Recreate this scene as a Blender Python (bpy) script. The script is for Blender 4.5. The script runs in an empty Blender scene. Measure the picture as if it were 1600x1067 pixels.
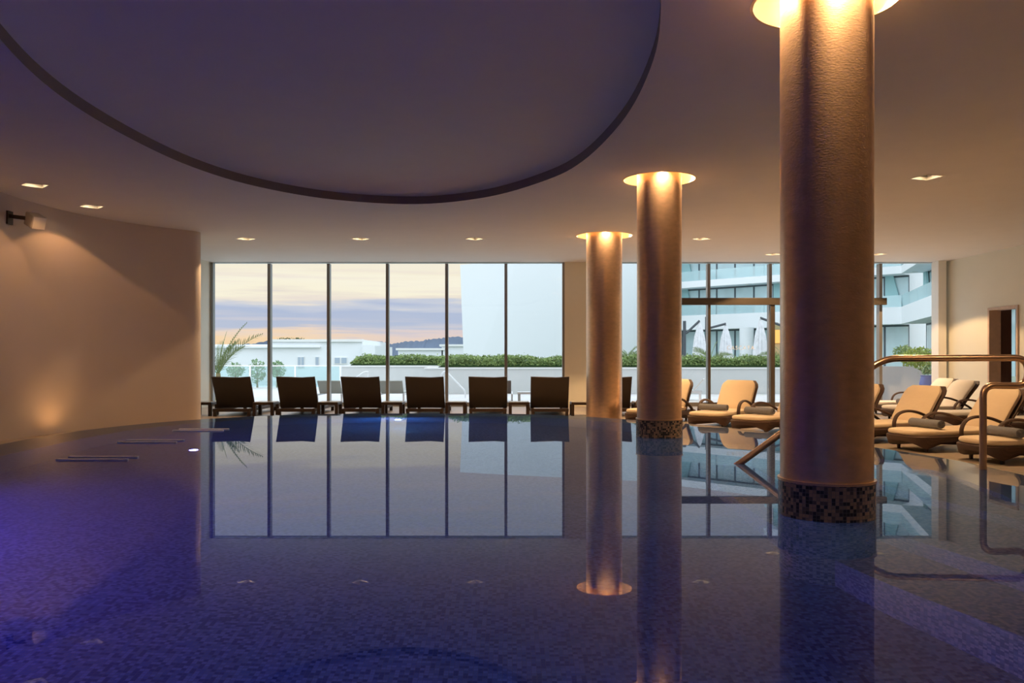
import bpy, bmesh, math, random
from mathutils import Vector, Matrix
from mathutils.geometry import tessellate_polygon
random.seed(7)
PI = math.pi
F = 1300.0            # focal length in pixels of the 1600-wide frame
HC = 0.97             # camera height over the water (z = 0)
HZ = 560.0            # horizon row
H = 3.2               # ceiling over the water
DK = -0.14            # deck level
POOL_D = -1.37
sc = bpy.context.scene
col = sc.collection

def at(x, y, d):
    return Vector(((x - 800) / F * d, d, HC + (HZ - y) / F * d))
def ax(x, d):
    return (x - 800) / F * d

# ------------------------------------------------------------------ materials
def new_mat(name):
    m = bpy.data.materials.new(name); m.use_nodes = True
    nt = m.node_tree; nt.nodes.clear()
    out = nt.nodes.new('ShaderNodeOutputMaterial')
    return m, nt, out
def principled(name, c, rough=0.5, metal=0.0, noise=0.0, nscale=20, bump=0.0, bscale=60, bdist=0.01, spec=0.5, stretch=None, sheen=0.0):
    m, nt, out = new_mat(name)
    b = nt.nodes.new('ShaderNodeBsdfPrincipled')
    b.inputs['Base Color'].default_value = (*c, 1); b.inputs['Roughness'].default_value = rough
    b.inputs['Metallic'].default_value = metal; b.inputs['Specular IOR Level'].default_value = spec
    if sheen: b.inputs['Sheen Weight'].default_value = sheen
    nt.links.new(b.outputs[0], out.inputs[0])
    if noise or bump:
        tc = nt.nodes.new('ShaderNodeTexCoord'); mp = nt.nodes.new('ShaderNodeMapping')
        nt.links.new(tc.outputs['Object'], mp.inputs[0])
        if stretch: mp.inputs['Scale'].default_value = stretch
    if noise:
        n = nt.nodes.new('ShaderNodeTexNoise'); n.inputs['Scale'].default_value = nscale; n.inputs['Detail'].default_value = 4
        nt.links.new(mp.outputs[0], n.inputs['Vector'])
        mx = nt.nodes.new('ShaderNodeMix'); mx.data_type = 'RGBA'
        mx.inputs['A'].default_value = (*[v * (1 - noise) for v in c], 1)
        mx.inputs['B'].default_value = (*[min(1, v * (1 + noise)) for v in c], 1)
        nt.links.new(n.outputs['Fac'], mx.inputs['Factor']); nt.links.new(mx.outputs['Result'], b.inputs['Base Color'])
    if bump:
        n2 = nt.nodes.new('ShaderNodeTexNoise'); n2.inputs['Scale'].default_value = bscale; n2.inputs['Detail'].default_value = 3
        nt.links.new(mp.outputs[0], n2.inputs['Vector'])
        bp = nt.nodes.new('ShaderNodeBump'); bp.inputs['Strength'].default_value = bump; bp.inputs['Distance'].default_value = bdist
        nt.links.new(n2.outputs['Fac'], bp.inputs['Height']); nt.links.new(bp.outputs[0], b.inputs['Normal'])
    return m
def emit(name, c, s):
    m, nt, out = new_mat(name)
    e = nt.nodes.new('ShaderNodeEmission'); e.inputs[0].default_value = (*c, 1); e.inputs[1].default_value = s
    nt.links.new(e.outputs[0], out.inputs[0]); return m
def pane_mat(name, tint=(1, 1, 1), base=0.03, top=0.7, diff=None):
    m, nt, out = new_mat(name)
    lw = nt.nodes.new('ShaderNodeLayerWeight'); lw.inputs[0].default_value = 0.5
    pw = nt.nodes.new('ShaderNodeMath'); pw.operation = 'POWER'; pw.inputs[1].default_value = 5
    ma = nt.nodes.new('ShaderNodeMath'); ma.operation = 'MULTIPLY_ADD'; ma.inputs[1].default_value = top; ma.inputs[2].default_value = base
    tr = nt.nodes.new('ShaderNodeBsdfTransparent'); tr.inputs[0].default_value = (*tint, 1)
    gl = nt.nodes.new('ShaderNodeBsdfGlossy'); gl.inputs['Roughness'].default_value = 0.0
    mx = nt.nodes.new('ShaderNodeMixShader')
    nt.links.new(lw.outputs['Facing'], pw.inputs[0]); nt.links.new(pw.outputs[0], ma.inputs[0]); nt.links.new(ma.outputs[0], mx.inputs[0])
    nt.links.new(tr.outputs[0], mx.inputs[1]); nt.links.new(gl.outputs[0], mx.inputs[2])
    last = mx
    if diff:
        df = nt.nodes.new('ShaderNodeBsdfDiffuse'); df.inputs[0].default_value = (*diff[0], 1)
        m2 = nt.nodes.new('ShaderNodeMixShader'); m2.inputs[0].default_value = diff[1]
        nt.links.new(mx.outputs[0], m2.inputs[1]); nt.links.new(df.outputs[0], m2.inputs[2]); last = m2
    nt.links.new(last.outputs[0], out.inputs[0]); return m
def weave(name, c, scale=70, rough=0.55):
    m, nt, out = new_mat(name)
    b = nt.nodes.new('ShaderNodeBsdfPrincipled'); b.inputs['Roughness'].default_value = rough
    tc = nt.nodes.new('ShaderNodeTexCoord')
    w1 = nt.nodes.new('ShaderNodeTexWave'); w1.bands_direction = 'X'; w1.inputs['Scale'].default_value = scale
    w2 = nt.nodes.new('ShaderNodeTexWave'); w2.bands_direction = 'Z'; w2.inputs['Scale'].default_value = scale
    ml = nt.nodes.new('ShaderNodeMath'); ml.operation = 'MULTIPLY'
    for w in (w1, w2): nt.links.new(tc.outputs['Object'], w.inputs['Vector'])
    nt.links.new(w1.outputs['Fac'], ml.inputs[0]); nt.links.new(w2.outputs['Fac'], ml.inputs[1])
    mx = nt.nodes.new('ShaderNodeMix'); mx.data_type = 'RGBA'
    mx.inputs['A'].default_value = (*[v * 0.7 for v in c], 1); mx.inputs['B'].default_value = (*[v * 1.25 for v in c], 1)
    nt.links.new(ml.outputs[0], mx.inputs['Factor']); nt.links.new(mx.outputs['Result'], b.inputs['Base Color'])
    bp = nt.nodes.new('ShaderNodeBump'); bp.inputs['Strength'].default_value = 0.4; bp.inputs['Distance'].default_value = 0.004
    nt.links.new(ml.outputs[0], bp.inputs['Height']); nt.links.new(bp.outputs[0], b.inputs['Normal'])
    nt.links.new(b.outputs[0], out.inputs[0]); return m
def mosaic(name, size, cols, rough=0.25):
    m, nt, out = new_mat(name)
    b = nt.nodes.new('ShaderNodeBsdfPrincipled'); b.inputs['Roughness'].default_value = rough
    uv = nt.nodes.new('ShaderNodeUVMap')
    sc_ = nt.nodes.new('ShaderNodeVectorMath'); sc_.operation = 'SCALE'; sc_.inputs['Scale'].default_value = 1 / size
    fl = nt.nodes.new('ShaderNodeVectorMath'); fl.operation = 'FLOOR'
    wn = nt.nodes.new('ShaderNodeTexWhiteNoise'); wn.noise_dimensions = '2D'
    cr = nt.nodes.new('ShaderNodeValToRGB'); cr.color_ramp.interpolation = 'CONSTANT'
    els = cr.color_ramp.elements
    els[0].position = cols[0][0]; els[0].color = (*cols[0][1], 1); els[1].position = cols[1][0]; els[1].color = (*cols[1][1], 1)
    for p, c in cols[2:]:
        e = els.new(p); e.color = (*c, 1)
    nt.links.new(uv.outputs[0], sc_.inputs[0]); nt.links.new(sc_.outputs[0], fl.inputs[0]); nt.links.new(fl.outputs[0], wn.inputs['Vector'])
    nt.links.new(wn.outputs['Value'], cr.inputs[0])
    fr = nt.nodes.new('ShaderNodeVectorMath'); fr.operation = 'FRACTION'; nt.links.new(sc_.outputs[0], fr.inputs[0])
    sp = nt.nodes.new('ShaderNodeSeparateXYZ'); nt.links.new(fr.outputs[0], sp.inputs[0])
    mn = nt.nodes.new('ShaderNodeMath'); mn.operation = 'MINIMUM'
    nt.links.new(sp.outputs[0], mn.inputs[0]); nt.links.new(sp.outputs[1], mn.inputs[1])
    lt = nt.nodes.new('ShaderNodeMath'); lt.operation = 'LESS_THAN'; lt.inputs[1].default_value = 0.09
    nt.links.new(mn.outputs[0], lt.inputs[0])
    mx = nt.nodes.new('ShaderNodeMix'); mx.data_type = 'RGBA'; mx.inputs['B'].default_value = (0.16, 0.15, 0.16, 1)
    nt.links.new(lt.outputs[0], mx.inputs['Factor']); nt.links.new(cr.outputs[0], mx.inputs['A'])
    nt.links.new(mx.outputs['Result'], b.inputs['Base Color'])
    nt.links.new(b.outputs[0], out.inputs[0]); return m
def stone_tiles(name, c1, c2, w, h, mortar, rough):
    m, nt, out = new_mat(name)
    b = nt.nodes.new('ShaderNodeBsdfPrincipled'); b.inputs['Roughness'].default_value = rough
    tc = nt.nodes.new('ShaderNodeTexCoord'); br = nt.nodes.new('ShaderNodeTexBrick')
    br.inputs['Color1'].default_value = (*c1, 1); br.inputs['Color2'].default_value = (*c2, 1); br.inputs['Mortar'].default_value = (*mortar, 1)
    br.inputs['Scale'].default_value = 1; br.inputs['Brick Width'].default_value = w; br.inputs['Row Height'].default_value = h; br.inputs['Mortar Size'].default_value = 0.006
    nt.links.new(tc.outputs['Object'], br.inputs['Vector'])
    n = nt.nodes.new('ShaderNodeTexNoise'); n.inputs['Scale'].default_value = 6; n.inputs['Detail'].default_value = 5
    nt.links.new(tc.outputs['Object'], n.inputs['Vector'])
    mx = nt.nodes.new('ShaderNodeMix'); mx.data_type = 'RGBA'; mx.blend_type = 'MULTIPLY'; mx.inputs['Factor'].default_value = 0.35
    nt.links.new(br.outputs['Color'], mx.inputs['A']); nt.links.new(n.outputs['Color'], mx.inputs['B'])
    nt.links.new(mx.outputs['Result'], b.inputs['Base Color']); nt.links.new(b.outputs[0], out.inputs[0]); return m

M = {}
M['ceiling'] = principled('ceiling_paint', (0.83, 0.81, 0.79), 0.8, noise=0.03, nscale=3)
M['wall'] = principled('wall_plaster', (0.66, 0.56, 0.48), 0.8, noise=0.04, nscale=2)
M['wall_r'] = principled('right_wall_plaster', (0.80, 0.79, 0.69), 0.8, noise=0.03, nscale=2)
M['pillar'] = principled('pillar_plaster', (0.85, 0.80, 0.66), 0.75, noise=0.04, nscale=4)
M['brown'] = principled('dark_brown_panel', (0.26, 0.11, 0.065), 0.5, noise=0.25, nscale=8, stretch=(6, 6, 0.5))
M['deck'] = stone_tiles('deck_stone', (0.50, 0.42, 0.34), (0.42, 0.34, 0.27), 0.9, 0.15, (0.2, 0.16, 0.12), 0.35)
M['coping'] = principled('wet_grey_stone', (0.20, 0.20, 0.19), 0.3, noise=0.3, nscale=9)
M['mosaic_floor'] = mosaic('pool_mosaic', 0.023, [(0, (0.09, 0.095, 0.13)), (0.28, (0.15, 0.16, 0.20)), (0.5, (0.34, 0.30, 0.28)), (0.8, (0.24, 0.23, 0.24))])
M['mosaic_deep'] = mosaic('deep_pool_mosaic', 0.023, [(0, (0.05, 0.07, 0.15)), (0.28, (0.10, 0.14, 0.24)), (0.5, (0.19, 0.23, 0.33)), (0.8, (0.14, 0.17, 0.25))])
M['mosaic_band'] = mosaic('column_mosaic', 0.0213, [(0, (0.02, 0.022, 0.028)), (0.3, (0.09, 0.08, 0.075)), (0.48, (0.34, 0.24, 0.17)), (0.8, (0.24, 0.18, 0.14))], 0.2)
M['bronze'] = principled('bronze_leaf', (0.70, 0.49, 0.34), 0.31, 0.88, noise=0.2, nscale=12, bump=0.3, bscale=48, bdist=0.004, stretch=(1, 1, 2.2))
M['bronze_trim'] = principled('bronze_trim', (0.75, 0.5, 0.3), 0.3, 1.0)
M['tube'] = principled('brushed_steel_rail', (0.60, 0.42, 0.30), 0.3, 1.0)
M['steel'] = principled('white_steel', (0.85, 0.87, 0.9), 0.3, 0.3)
M['pale_bar'] = principled('pale_bar', (0.93, 0.95, 0.97), 0.35)
M['liner'] = principled('recess_liner', (0.85, 0.72, 0.5), 0.6)
M['white_trim'] = principled('white_trim', (0.82, 0.78, 0.7), 0.4)
M['black'] = principled('black_metal', (0.012, 0.011, 0.010), 0.4)
M['frame'] = principled('window_frame_aluminium', (0.28, 0.27, 0.26), 0.3, 0.4)
M['frame_dark'] = principled('dark_bronze_frame', (0.085, 0.07, 0.055), 0.35, 0.3)
M['frame_l'] = principled('light_frame_aluminium', (0.9, 0.88, 0.82), 0.4, 0.0)
M['glass'] = pane_mat('window_glass', (0.99, 0.99, 0.99), 0.02, 0.7)
M['glass_green'] = pane_mat('balustrade_glass', (0.80, 0.92, 0.93), 0.08, 0.7)
M['glass_hotel'] = pane_mat('balcony_glass', (0.72, 0.88, 0.90), 0.12, 0.7, ((0.72, 0.84, 0.86), 0.35))
M['pane_hotel'] = principled('hotel_window_pane', (0.52, 0.66, 0.69), 0.12, noise=0.25, nscale=0.5)
M['curtain'] = principled('hotel_curtain', (0.34, 0.56, 0.58), 0.8)
M['hotel'] = principled('hotel_render', (0.80, 0.82, 0.84), 0.8)
M['soffit'] = principled('hotel_soffit', (0.35, 0.38, 0.40), 0.8)
M['dark_frame'] = principled('dark_window_frame', (0.06, 0.09, 0.11), 0.5)
M['house'] = principled('house_render', (0.76, 0.78, 0.80), 0.85, noise=0.03, nscale=1)
M['house_win'] = principled('house_window', (0.35, 0.42, 0.5), 0.3)
M['terrace'] = stone_tiles('terrace_paving', (0.78, 0.76, 0.74), (0.72, 0.71, 0.69), 1.2, 0.6, (0.5, 0.5, 0.5), 0.5)
M['planter'] = principled('planter_render', (0.58, 0.59, 0.58), 0.8, noise=0.05, nscale=3)
M['cap'] = principled('planter_cap', (0.75, 0.75, 0.74), 0.7)
M['ground'] = principled('far_ground', (0.16, 0.2, 0.14), 0.9, noise=0.3, nscale=0.05)
M['hill'] = principled('far_hill', (0.075, 0.105, 0.16), 0.95, noise=0.35, nscale=0.02)
M['leaf'] = principled('hedge_leaf', (0.21, 0.29, 0.09), 0.6, noise=0.5, nscale=3)
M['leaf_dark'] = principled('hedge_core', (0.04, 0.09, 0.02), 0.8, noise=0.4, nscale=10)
M['leaf_pale'] = principled('pale_leaf', (0.22, 0.34, 0.16), 0.6, noise=0.3, nscale=3)
M['leaf_lime'] = principled('lime_leaf', (0.34, 0.42, 0.08), 0.6, noise=0.3, nscale=3)
M['palm'] = principled('palm_leaf', (0.16, 0.22, 0.07), 0.5, noise=0.35, nscale=2)
M['trunk'] = principled('palm_trunk', (0.24, 0.2, 0.09), 0.8, noise=0.4, nscale=15, bump=0.6)
M['pot'] = principled('blue_pot', (0.12, 0.16, 0.42), 0.3)
M['dark_wicker'] = weave('dark_woven_synthetic', (0.055, 0.040, 0.030), 40)
M['dark_wood'] = principled('dark_brown_frame', (0.040, 0.022, 0.013), 0.35)
M['table_top'] = principled('table_glass_top', (0.32, 0.31, 0.30), 0.16)
M['wicker'] = weave('brown_wicker', (0.080, 0.040, 0.026), 55)
M['cushion_white'] = principled('white_cushion', (0.90, 0.86, 0.80), 0.85, noise=0.03, nscale=8, bump=0.15, bscale=30, bdist=0.01)
M['cushion'] = principled('cream_cushion', (0.80, 0.64, 0.45), 0.85, noise=0.04, nscale=8, bump=0.15, bscale=30, bdist=0.01, sheen=0.2)
M['towel'] = principled('grey_towel', (0.20, 0.205, 0.23), 0.95, noise=0.2, nscale=60, bump=0.5, bscale=220, bdist=0.003)
M['mesh_grey'] = principled('grey_mesh_fabric', (0.42, 0.44, 0.40), 0.7)
M['mesh_brown'] = principled('brown_mesh_fabric', (0.16, 0.12, 0.10), 0.7)
M['parasol'] = principled('parasol_cover', (0.74, 0.75, 0.77), 0.7, noise=0.15, nscale=5, bump=0.6, bscale=6, bdist=0.1)
M['parasol_arm'] = principled('parasol_arm', (0.05, 0.06, 0.07), 0.5)
M['speaker'] = principled('speaker_shell', (0.42, 0.38, 0.34), 0.5)
M['lettering'] = pane_mat('frosted_lettering', (1, 1, 1), 0.02, 0.3, ((0.9, 0.93, 0.97), 0.5))
M['lamp_warm'] = emit('warm_lamp', (1.0, 0.72, 0.42), 70)
M['lamp_ring'] = emit('warm_bulb', (1.0, 0.62, 0.28), 110)
M['lamp_blue'] = emit('blue_underwater_lens', (0.42, 0.46, 1.0), 1.5)
M['lantern'] = emit('lantern_glow', (1.0, 0.55, 0.16), 1.3)

# water
def water_mat():
    m, nt, out = new_mat('pool_water')
    g = nt.nodes.new('ShaderNodeBsdfGlass'); g.inputs['IOR'].default_value = 1.333; g.inputs['Roughness'].default_value = 0
    g.inputs['Color'].default_value = (0.86, 0.93, 1.0, 1)
    tc = nt.nodes.new('ShaderNodeTexCoord')
    n = nt.nodes.new('ShaderNodeTexNoise'); n.inputs['Scale'].default_value = 22; n.inputs['Detail'].default_value = 2
    nt.links.new(tc.outputs['Object'], n.inputs['Vector'])
    prev = None
    for c, r in (((3.62, 7.02, 0), 0.28), ((4.05, 7.15, 0), 0.35), ((-4.35, 9.9, 0), 0.3), ((-4.1, 8.2, 0), 0.25)):
        d = nt.nodes.new('ShaderNodeVectorMath'); d.operation = 'DISTANCE'; d.inputs[1].default_value = c
        nt.links.new(tc.outputs['Object'], d.inputs[0])
        mr = nt.nodes.new('ShaderNodeMapRange'); mr.inputs['From Min'].default_value = 0; mr.inputs['From Max'].default_value = r
        mr.inputs['To Min'].default_value = 1; mr.inputs['To Max'].default_value = 0
        nt.links.new(d.outputs['Value'], mr.inputs['Value'])
        if prev is None: prev = mr
        else:
            a = nt.nodes.new('ShaderNodeMath'); a.operation = 'MAXIMUM'
            nt.links.new(prev.outputs[0], a.inputs[0]); nt.links.new(mr.outputs[0], a.inputs[1]); prev = a
    bp = nt.nodes.new('ShaderNodeBump'); bp.inputs['Distance'].default_value = 0.012
    ml = nt.nodes.new('ShaderNodeMath'); ml.operation = 'MULTIPLY'; ml.inputs[1].default_value = 0.3
    nt.links.new(prev.outputs[0], ml.inputs[0]); nt.links.new(ml.outputs[0], bp.inputs['Strength'])
    nt.links.new(n.outputs['Fac'], bp.inputs['Height']); nt.links.new(bp.outputs[0], g.inputs['Normal'])
    rf = nt.nodes.new('ShaderNodeBsdfRefraction'); rf.inputs['IOR'].default_value = 1.333; rf.inputs['Roughness'].default_value = 0; rf.inputs['Color'].default_value = (0.74, 0.86, 1.0, 1)
    gs = nt.nodes.new('ShaderNodeBsdfGlossy'); gs.inputs['Roughness'].default_value = 0.0; gs.inputs['Color'].default_value = (0.9, 0.93, 1.0, 1)
    fn = nt.nodes.new('ShaderNodeFresnel'); fn.inputs['IOR'].default_value = 1.333
    fm = nt.nodes.new('ShaderNodeMath'); fm.operation = 'MULTIPLY'; fm.inputs[1].default_value = 0.68
    mx = nt.nodes.new('ShaderNodeMixShader')
    for q in (rf, gs, fn): nt.links.new(bp.outputs[0], q.inputs['Normal'])
    nt.links.new(fn.outputs[0], fm.inputs[0]); nt.links.new(fm.outputs[0], mx.inputs[0]); 
    # a little suspended haze in the water: light from above and from the lamps below scatters back softly, more along grazing paths
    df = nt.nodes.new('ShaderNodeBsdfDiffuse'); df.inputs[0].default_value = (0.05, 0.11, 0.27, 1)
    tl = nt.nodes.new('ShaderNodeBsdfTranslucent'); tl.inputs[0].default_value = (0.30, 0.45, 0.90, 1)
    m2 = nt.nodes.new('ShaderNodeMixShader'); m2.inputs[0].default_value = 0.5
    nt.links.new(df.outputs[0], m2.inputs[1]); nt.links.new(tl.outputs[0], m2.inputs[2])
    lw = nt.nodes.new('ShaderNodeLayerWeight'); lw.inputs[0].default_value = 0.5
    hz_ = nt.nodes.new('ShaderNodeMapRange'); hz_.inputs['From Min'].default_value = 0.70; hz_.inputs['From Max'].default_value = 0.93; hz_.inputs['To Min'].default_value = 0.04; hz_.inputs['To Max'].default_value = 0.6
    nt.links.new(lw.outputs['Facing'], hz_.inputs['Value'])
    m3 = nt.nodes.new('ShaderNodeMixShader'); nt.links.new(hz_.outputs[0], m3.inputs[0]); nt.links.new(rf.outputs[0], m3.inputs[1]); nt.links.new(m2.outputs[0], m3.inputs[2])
    nt.links.new(m3.outputs[0], mx.inputs[1]); nt.links.new(gs.outputs[0], mx.inputs[2])
    nt.nodes.remove(g); nt.links.new(mx.outputs[0], out.inputs[0]); return m
M['water'] = water_mat()

# ------------------------------------------------------------------ mesh building
class MB:
    def __init__(s): s.v, s.f, s.uv = [], [], []
    def face(s, ids, uv=None):
        s.f.append(tuple(ids)); s.uv.append(uv)
    def add(s, vs, fs):
        b = len(s.v); s.v += [Vector(v) for v in vs]
        for f in fs: s.face([b + i for i in f])
        return s
    def box(s, lo, hi, mat=None):
        (x0, y0, z0), (x1, y1, z1) = lo, hi
        vs = [Vector(p) for p in ((x0,y0,z0),(x1,y0,z0),(x1,y1,z0),(x0,y1,z0),(x0,y0,z1),(x1,y0,z1),(x1,y1,z1),(x0,y1,z1))]
        if mat is not None: vs = [mat @ v for v in vs]
        return s.add(vs, [(0,3,2,1),(4,5,6,7),(0,1,5,4),(1,2,6,5),(2,3,7,6),(3,0,4,7)])
    def bar(s, a, b, w, h, up=Vector((0, 0, 1))):
        a, b = Vector(a), Vector(b); d = (b - a).normalized()
        x = d.cross(up)
        if x.length < 1e-4: x = d.cross(Vector((0, 1, 0)))
        x.normalize(); y = x.cross(d)
        vs = [p + x * sx * w / 2 + y * sy * h / 2 for p in (a, b) for sx, sy in ((-1,-1),(1,-1),(1,1),(-1,1))]
        return s.add(vs, [(3,2,1,0),(4,5,6,7),(0,1,5,4),(1,2,6,5),(2,3,7,6),(3,0,4,7)])
    def tube(s, pts, r, n=10, flat=1.0, caps=True):
        pts = [Vector(p) for p in pts]; rings = []
        rr = r if isinstance(r, (list, tuple)) else [r] * len(pts)
        prev = None
        for i, p in enumerate(pts):
            t = (pts[min(i + 1, len(pts) - 1)] - pts[max(i - 1, 0)]).normalized()
            if prev is None:
                x = t.cross(Vector((0, 0, 1)))
                if x.length < 0.05: x = t.cross(Vector((0, 1, 0)))
            else: x = prev - t * prev.dot(t)
            x.normalize(); prev = x; y = t.cross(x)
            b = len(s.v); rings.append(b)
            for k in range(n):
                a = 2 * PI * k / n
                s.v.append(p + x * math.cos(a) * rr[i] + y * math.sin(a) * rr[i] * flat)
        for i in range(len(rings) - 1):
            for k in range(n):
                s.face((rings[i] + k, rings[i] + (k + 1) % n, rings[i + 1] + (k + 1) % n, rings[i + 1] + k))
        if caps:
            s.face([rings[0] + k for k in range(n)][::-1]); s.face([rings[-1] + k for k in range(n)])
        return s
    def lathe(s, prof, cx=0, cy=0, n=48, close=True):
        rings = []
        for r, z in prof:
            b = len(s.v); rings.append(b)
            for k in range(n):
                a = 2 * PI * k / n; s.v.append(Vector((cx + r * math.cos(a), cy + r * math.sin(a), z)))
        for i in range(len(prof) - 1):
            R = max(prof[i][0], prof[i + 1][0])
            for k in range(n):
                u0, u1 = 2 * PI * R * k / n, 2 * PI * R * (k + 1) / n
                v0, v1 = prof[i][1], prof[i + 1][1]
                s.face((rings[i] + k, rings[i] + (k + 1) % n, rings[i + 1] + (k + 1) % n, rings[i + 1] + k), ((u0, v0), (u1, v0), (u1, v1), (u0, v1)))
        if close:
            if prof[0][0] > 1e-4: s.face([rings[0] + k for k in range(n)][::-1])
            if prof[-1][0] > 1e-4: s.face([rings[-1] + k for k in range(n)])
        return s
    def prism(s, poly, z0, z1):
        n = len(poly); b = len(s.v)
        for z in (z0, z1):
            for p in poly: s.v.append(Vector((p[0], p[1], z)))
        s.face([b + i for i in range(n)][::-1]); s.face([b + n + i for i in range(n)])
        for i in range(n): s.face((b + i, b + (i + 1) % n, b + n + (i + 1) % n, b + n + i))
        return s
    def flat(s, outer, holes, z, up=True):
        loops = [[Vector((p[0], p[1], 0)) for p in l] for l in [outer] + holes]
        tris = tessellate_polygon(loops); fl = [p for l in loops for p in l]; b = len(s.v)
        s.v += [Vector((p.x, p.y, z)) for p in fl]
        for t in tris:
            a, c, d = (fl[i] for i in t)
            area = (c - a).cross(d - a).z
            if abs(area) < 1e-10: continue
            if (area > 0) != up: t = t[::-1]
            s.face([b + i for i in t], [(fl[i].x, fl[i].y) for i in t])
        return s
    def strip(s, loopa, za, loopb, zb, closed=True, flip=False):
        n = len(loopa); b = len(s.v)
        s.v += [Vector((p[0], p[1], za)) for p in loopa] + [Vector((p[0], p[1], zb)) for p in loopb]
        u = 0
        for i in range(n if closed else n - 1):
            j = (i + 1) % n
            du = (Vector(loopa[j][:2]) - Vector(loopa[i][:2])).length
            dv = zb if abs(za - zb) > 0.03 else za + (Vector(loopb[i][:2]) - Vector(loopa[i][:2])).length
            ids = (b + i, b + j, b + n + j, b + n + i); uv = ((u, za), (u + du, za), (u + du, dv), (u, dv))
            if flip: ids, uv = ids[::-1], uv[::-1]
            s.face(ids, uv); u += du
        return s
    def loft(s, rings, cap0=True, cap1=True):
        n = len(rings[0]); base = []
        for r in rings:
            base.append(len(s.v)); s.v += [Vector(p) for p in r]
        for i in range(len(rings) - 1):
            for k in range(n): s.face((base[i] + k, base[i] + (k + 1) % n, base[i + 1] + (k + 1) % n, base[i + 1] + k))
        if cap0: s.face([base[0] + k for k in range(n)][::-1])
        if cap1: s.face([base[-1] + k for k in range(n)])
        return s
    def build(s, name, mat, parent=None, smooth=False, bevel=0.0, subsurf=0, loc=None):
        me = bpy.data.meshes.new(name); me.from_pydata([tuple(v) for v in s.v], [], s.f)
        if any(u is not None for u in s.uv):
            ul = me.uv_layers.new(name='UVMap'); k = 0
            for f, u in zip(s.f, s.uv):
                for i in range(len(f)):
                    ul.data[k].uv = u[i] if u else (0, 0); k += 1
        me.materials.append(mat)
        bm = bmesh.new(); bm.from_mesh(me); bmesh.ops.recalc_face_normals(bm, faces=bm.faces) if not getattr(s, 'keep', False) else None
        bm.to_mesh(me); bm.free()
        if smooth:
            for p in me.polygons: p.use_smooth = True
        o = bpy.data.objects.new(name, me); col.objects.link(o)
        if parent: o.parent = parent
        if loc: o.location = loc
        if bevel:
            md = o.modifiers.new('bevel', 'BEVEL'); md.width = bevel; md.segments = 2; md.limit_method = 'ANGLE'; md.angle_limit = 0.6
        if subsurf:
            md = o.modifiers.new('sub', 'SUBSURF'); md.levels = subsurf; md.render_levels = subsurf
        if smooth and not subsurf:
            try:
                me.set_sharp_from_angle(angle=0.7)
            except Exception: pass
        return o
def tag(o, label=None, cat=None, group=None, kind=None):
    if label: o['label'] = label
    if cat: o['category'] = cat
    if group: o['group'] = group
    if kind: o['kind'] = kind
    return o
def empty(name, loc=(0, 0, 0), rz=0.0):
    o = bpy.data.objects.new(name, None); o.empty_display_size = 0.2; col.objects.link(o)
    o.location = loc; o.rotation_euler = (0, 0, rz); return o
def copy_tree(o, parent=None):
    c = o.copy(); col.objects.link(c); c.parent = parent
    for ch in list(o.children): copy_tree(ch, c)
    return c
def struct(o): o['kind'] = 'structure'; return o
def spline(pts, closed=True, sub=8):
    n = len(pts); out = []; P = [Vector(p) for p in pts]
    rng = n if closed else n - 1
    for i in range(rng):
        if closed: a, b, c, d = P[(i - 1) % n], P[i], P[(i + 1) % n], P[(i + 2) % n]
        else: a, b, c, d = P[max(i - 1, 0)], P[i], P[i + 1], P[min(i + 2, n - 1)]
        for k in range(sub):
            t = k / sub
            out.append(0.5 * ((2 * b) + (c - a) * t + (2 * a - 5 * b + 4 * c - d) * t * t + (3 * b - a - 3 * c + d) * t ** 3))
    if not closed: out.append(P[-1])
    return out
def offset(loop, d, closed=True):
    n = len(loop); out = []
    for i in range(n):
        a = loop[(i - 1) % n] if closed or i > 0 else loop[i]; b = loop[(i + 1) % n] if closed or i < n - 1 else loop[i]
        t = Vector((b[0] - a[0], b[1] - a[1], 0)).normalized()
        out.append(Vector((loop[i][0] + t.y * d, loop[i][1] - t.x * d, 0)))
    return out

# ------------------------------------------------------------------ camera, world, render look
cam = bpy.data.cameras.new('camera'); co = bpy.data.objects.new('camera', cam); col.objects.link(co)
co.location = (0, 0, HC); co.rotation_euler = (PI / 2, 0, 0)
cam.sensor_width = 36; cam.lens = F / 1600 * 36; cam.shift_y = (HZ - 533.5) / 1600
cam.clip_start = 0.05; cam.clip_end = 5000
sc.camera = co
sc.view_settings.view_transform = 'Standard'; sc.view_settings.look = 'None'
sc.view_settings.exposure = 0; sc.view_settings.gamma = 1; sc.view_settings.use_curve_mapping = False
cy = sc.cycles
cy.use_denoising = True; cy.max_bounces = 12; cy.diffuse_bounces = 5; cy.glossy_bounces = 6; cy.transmission_bounces = 8
cy.transparent_max_bounces = 24; cy.sample_clamp_indirect = 6; cy.caustics_refractive = True; cy.caustics_reflective = True; cy.blur_glossy = 1.0

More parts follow.
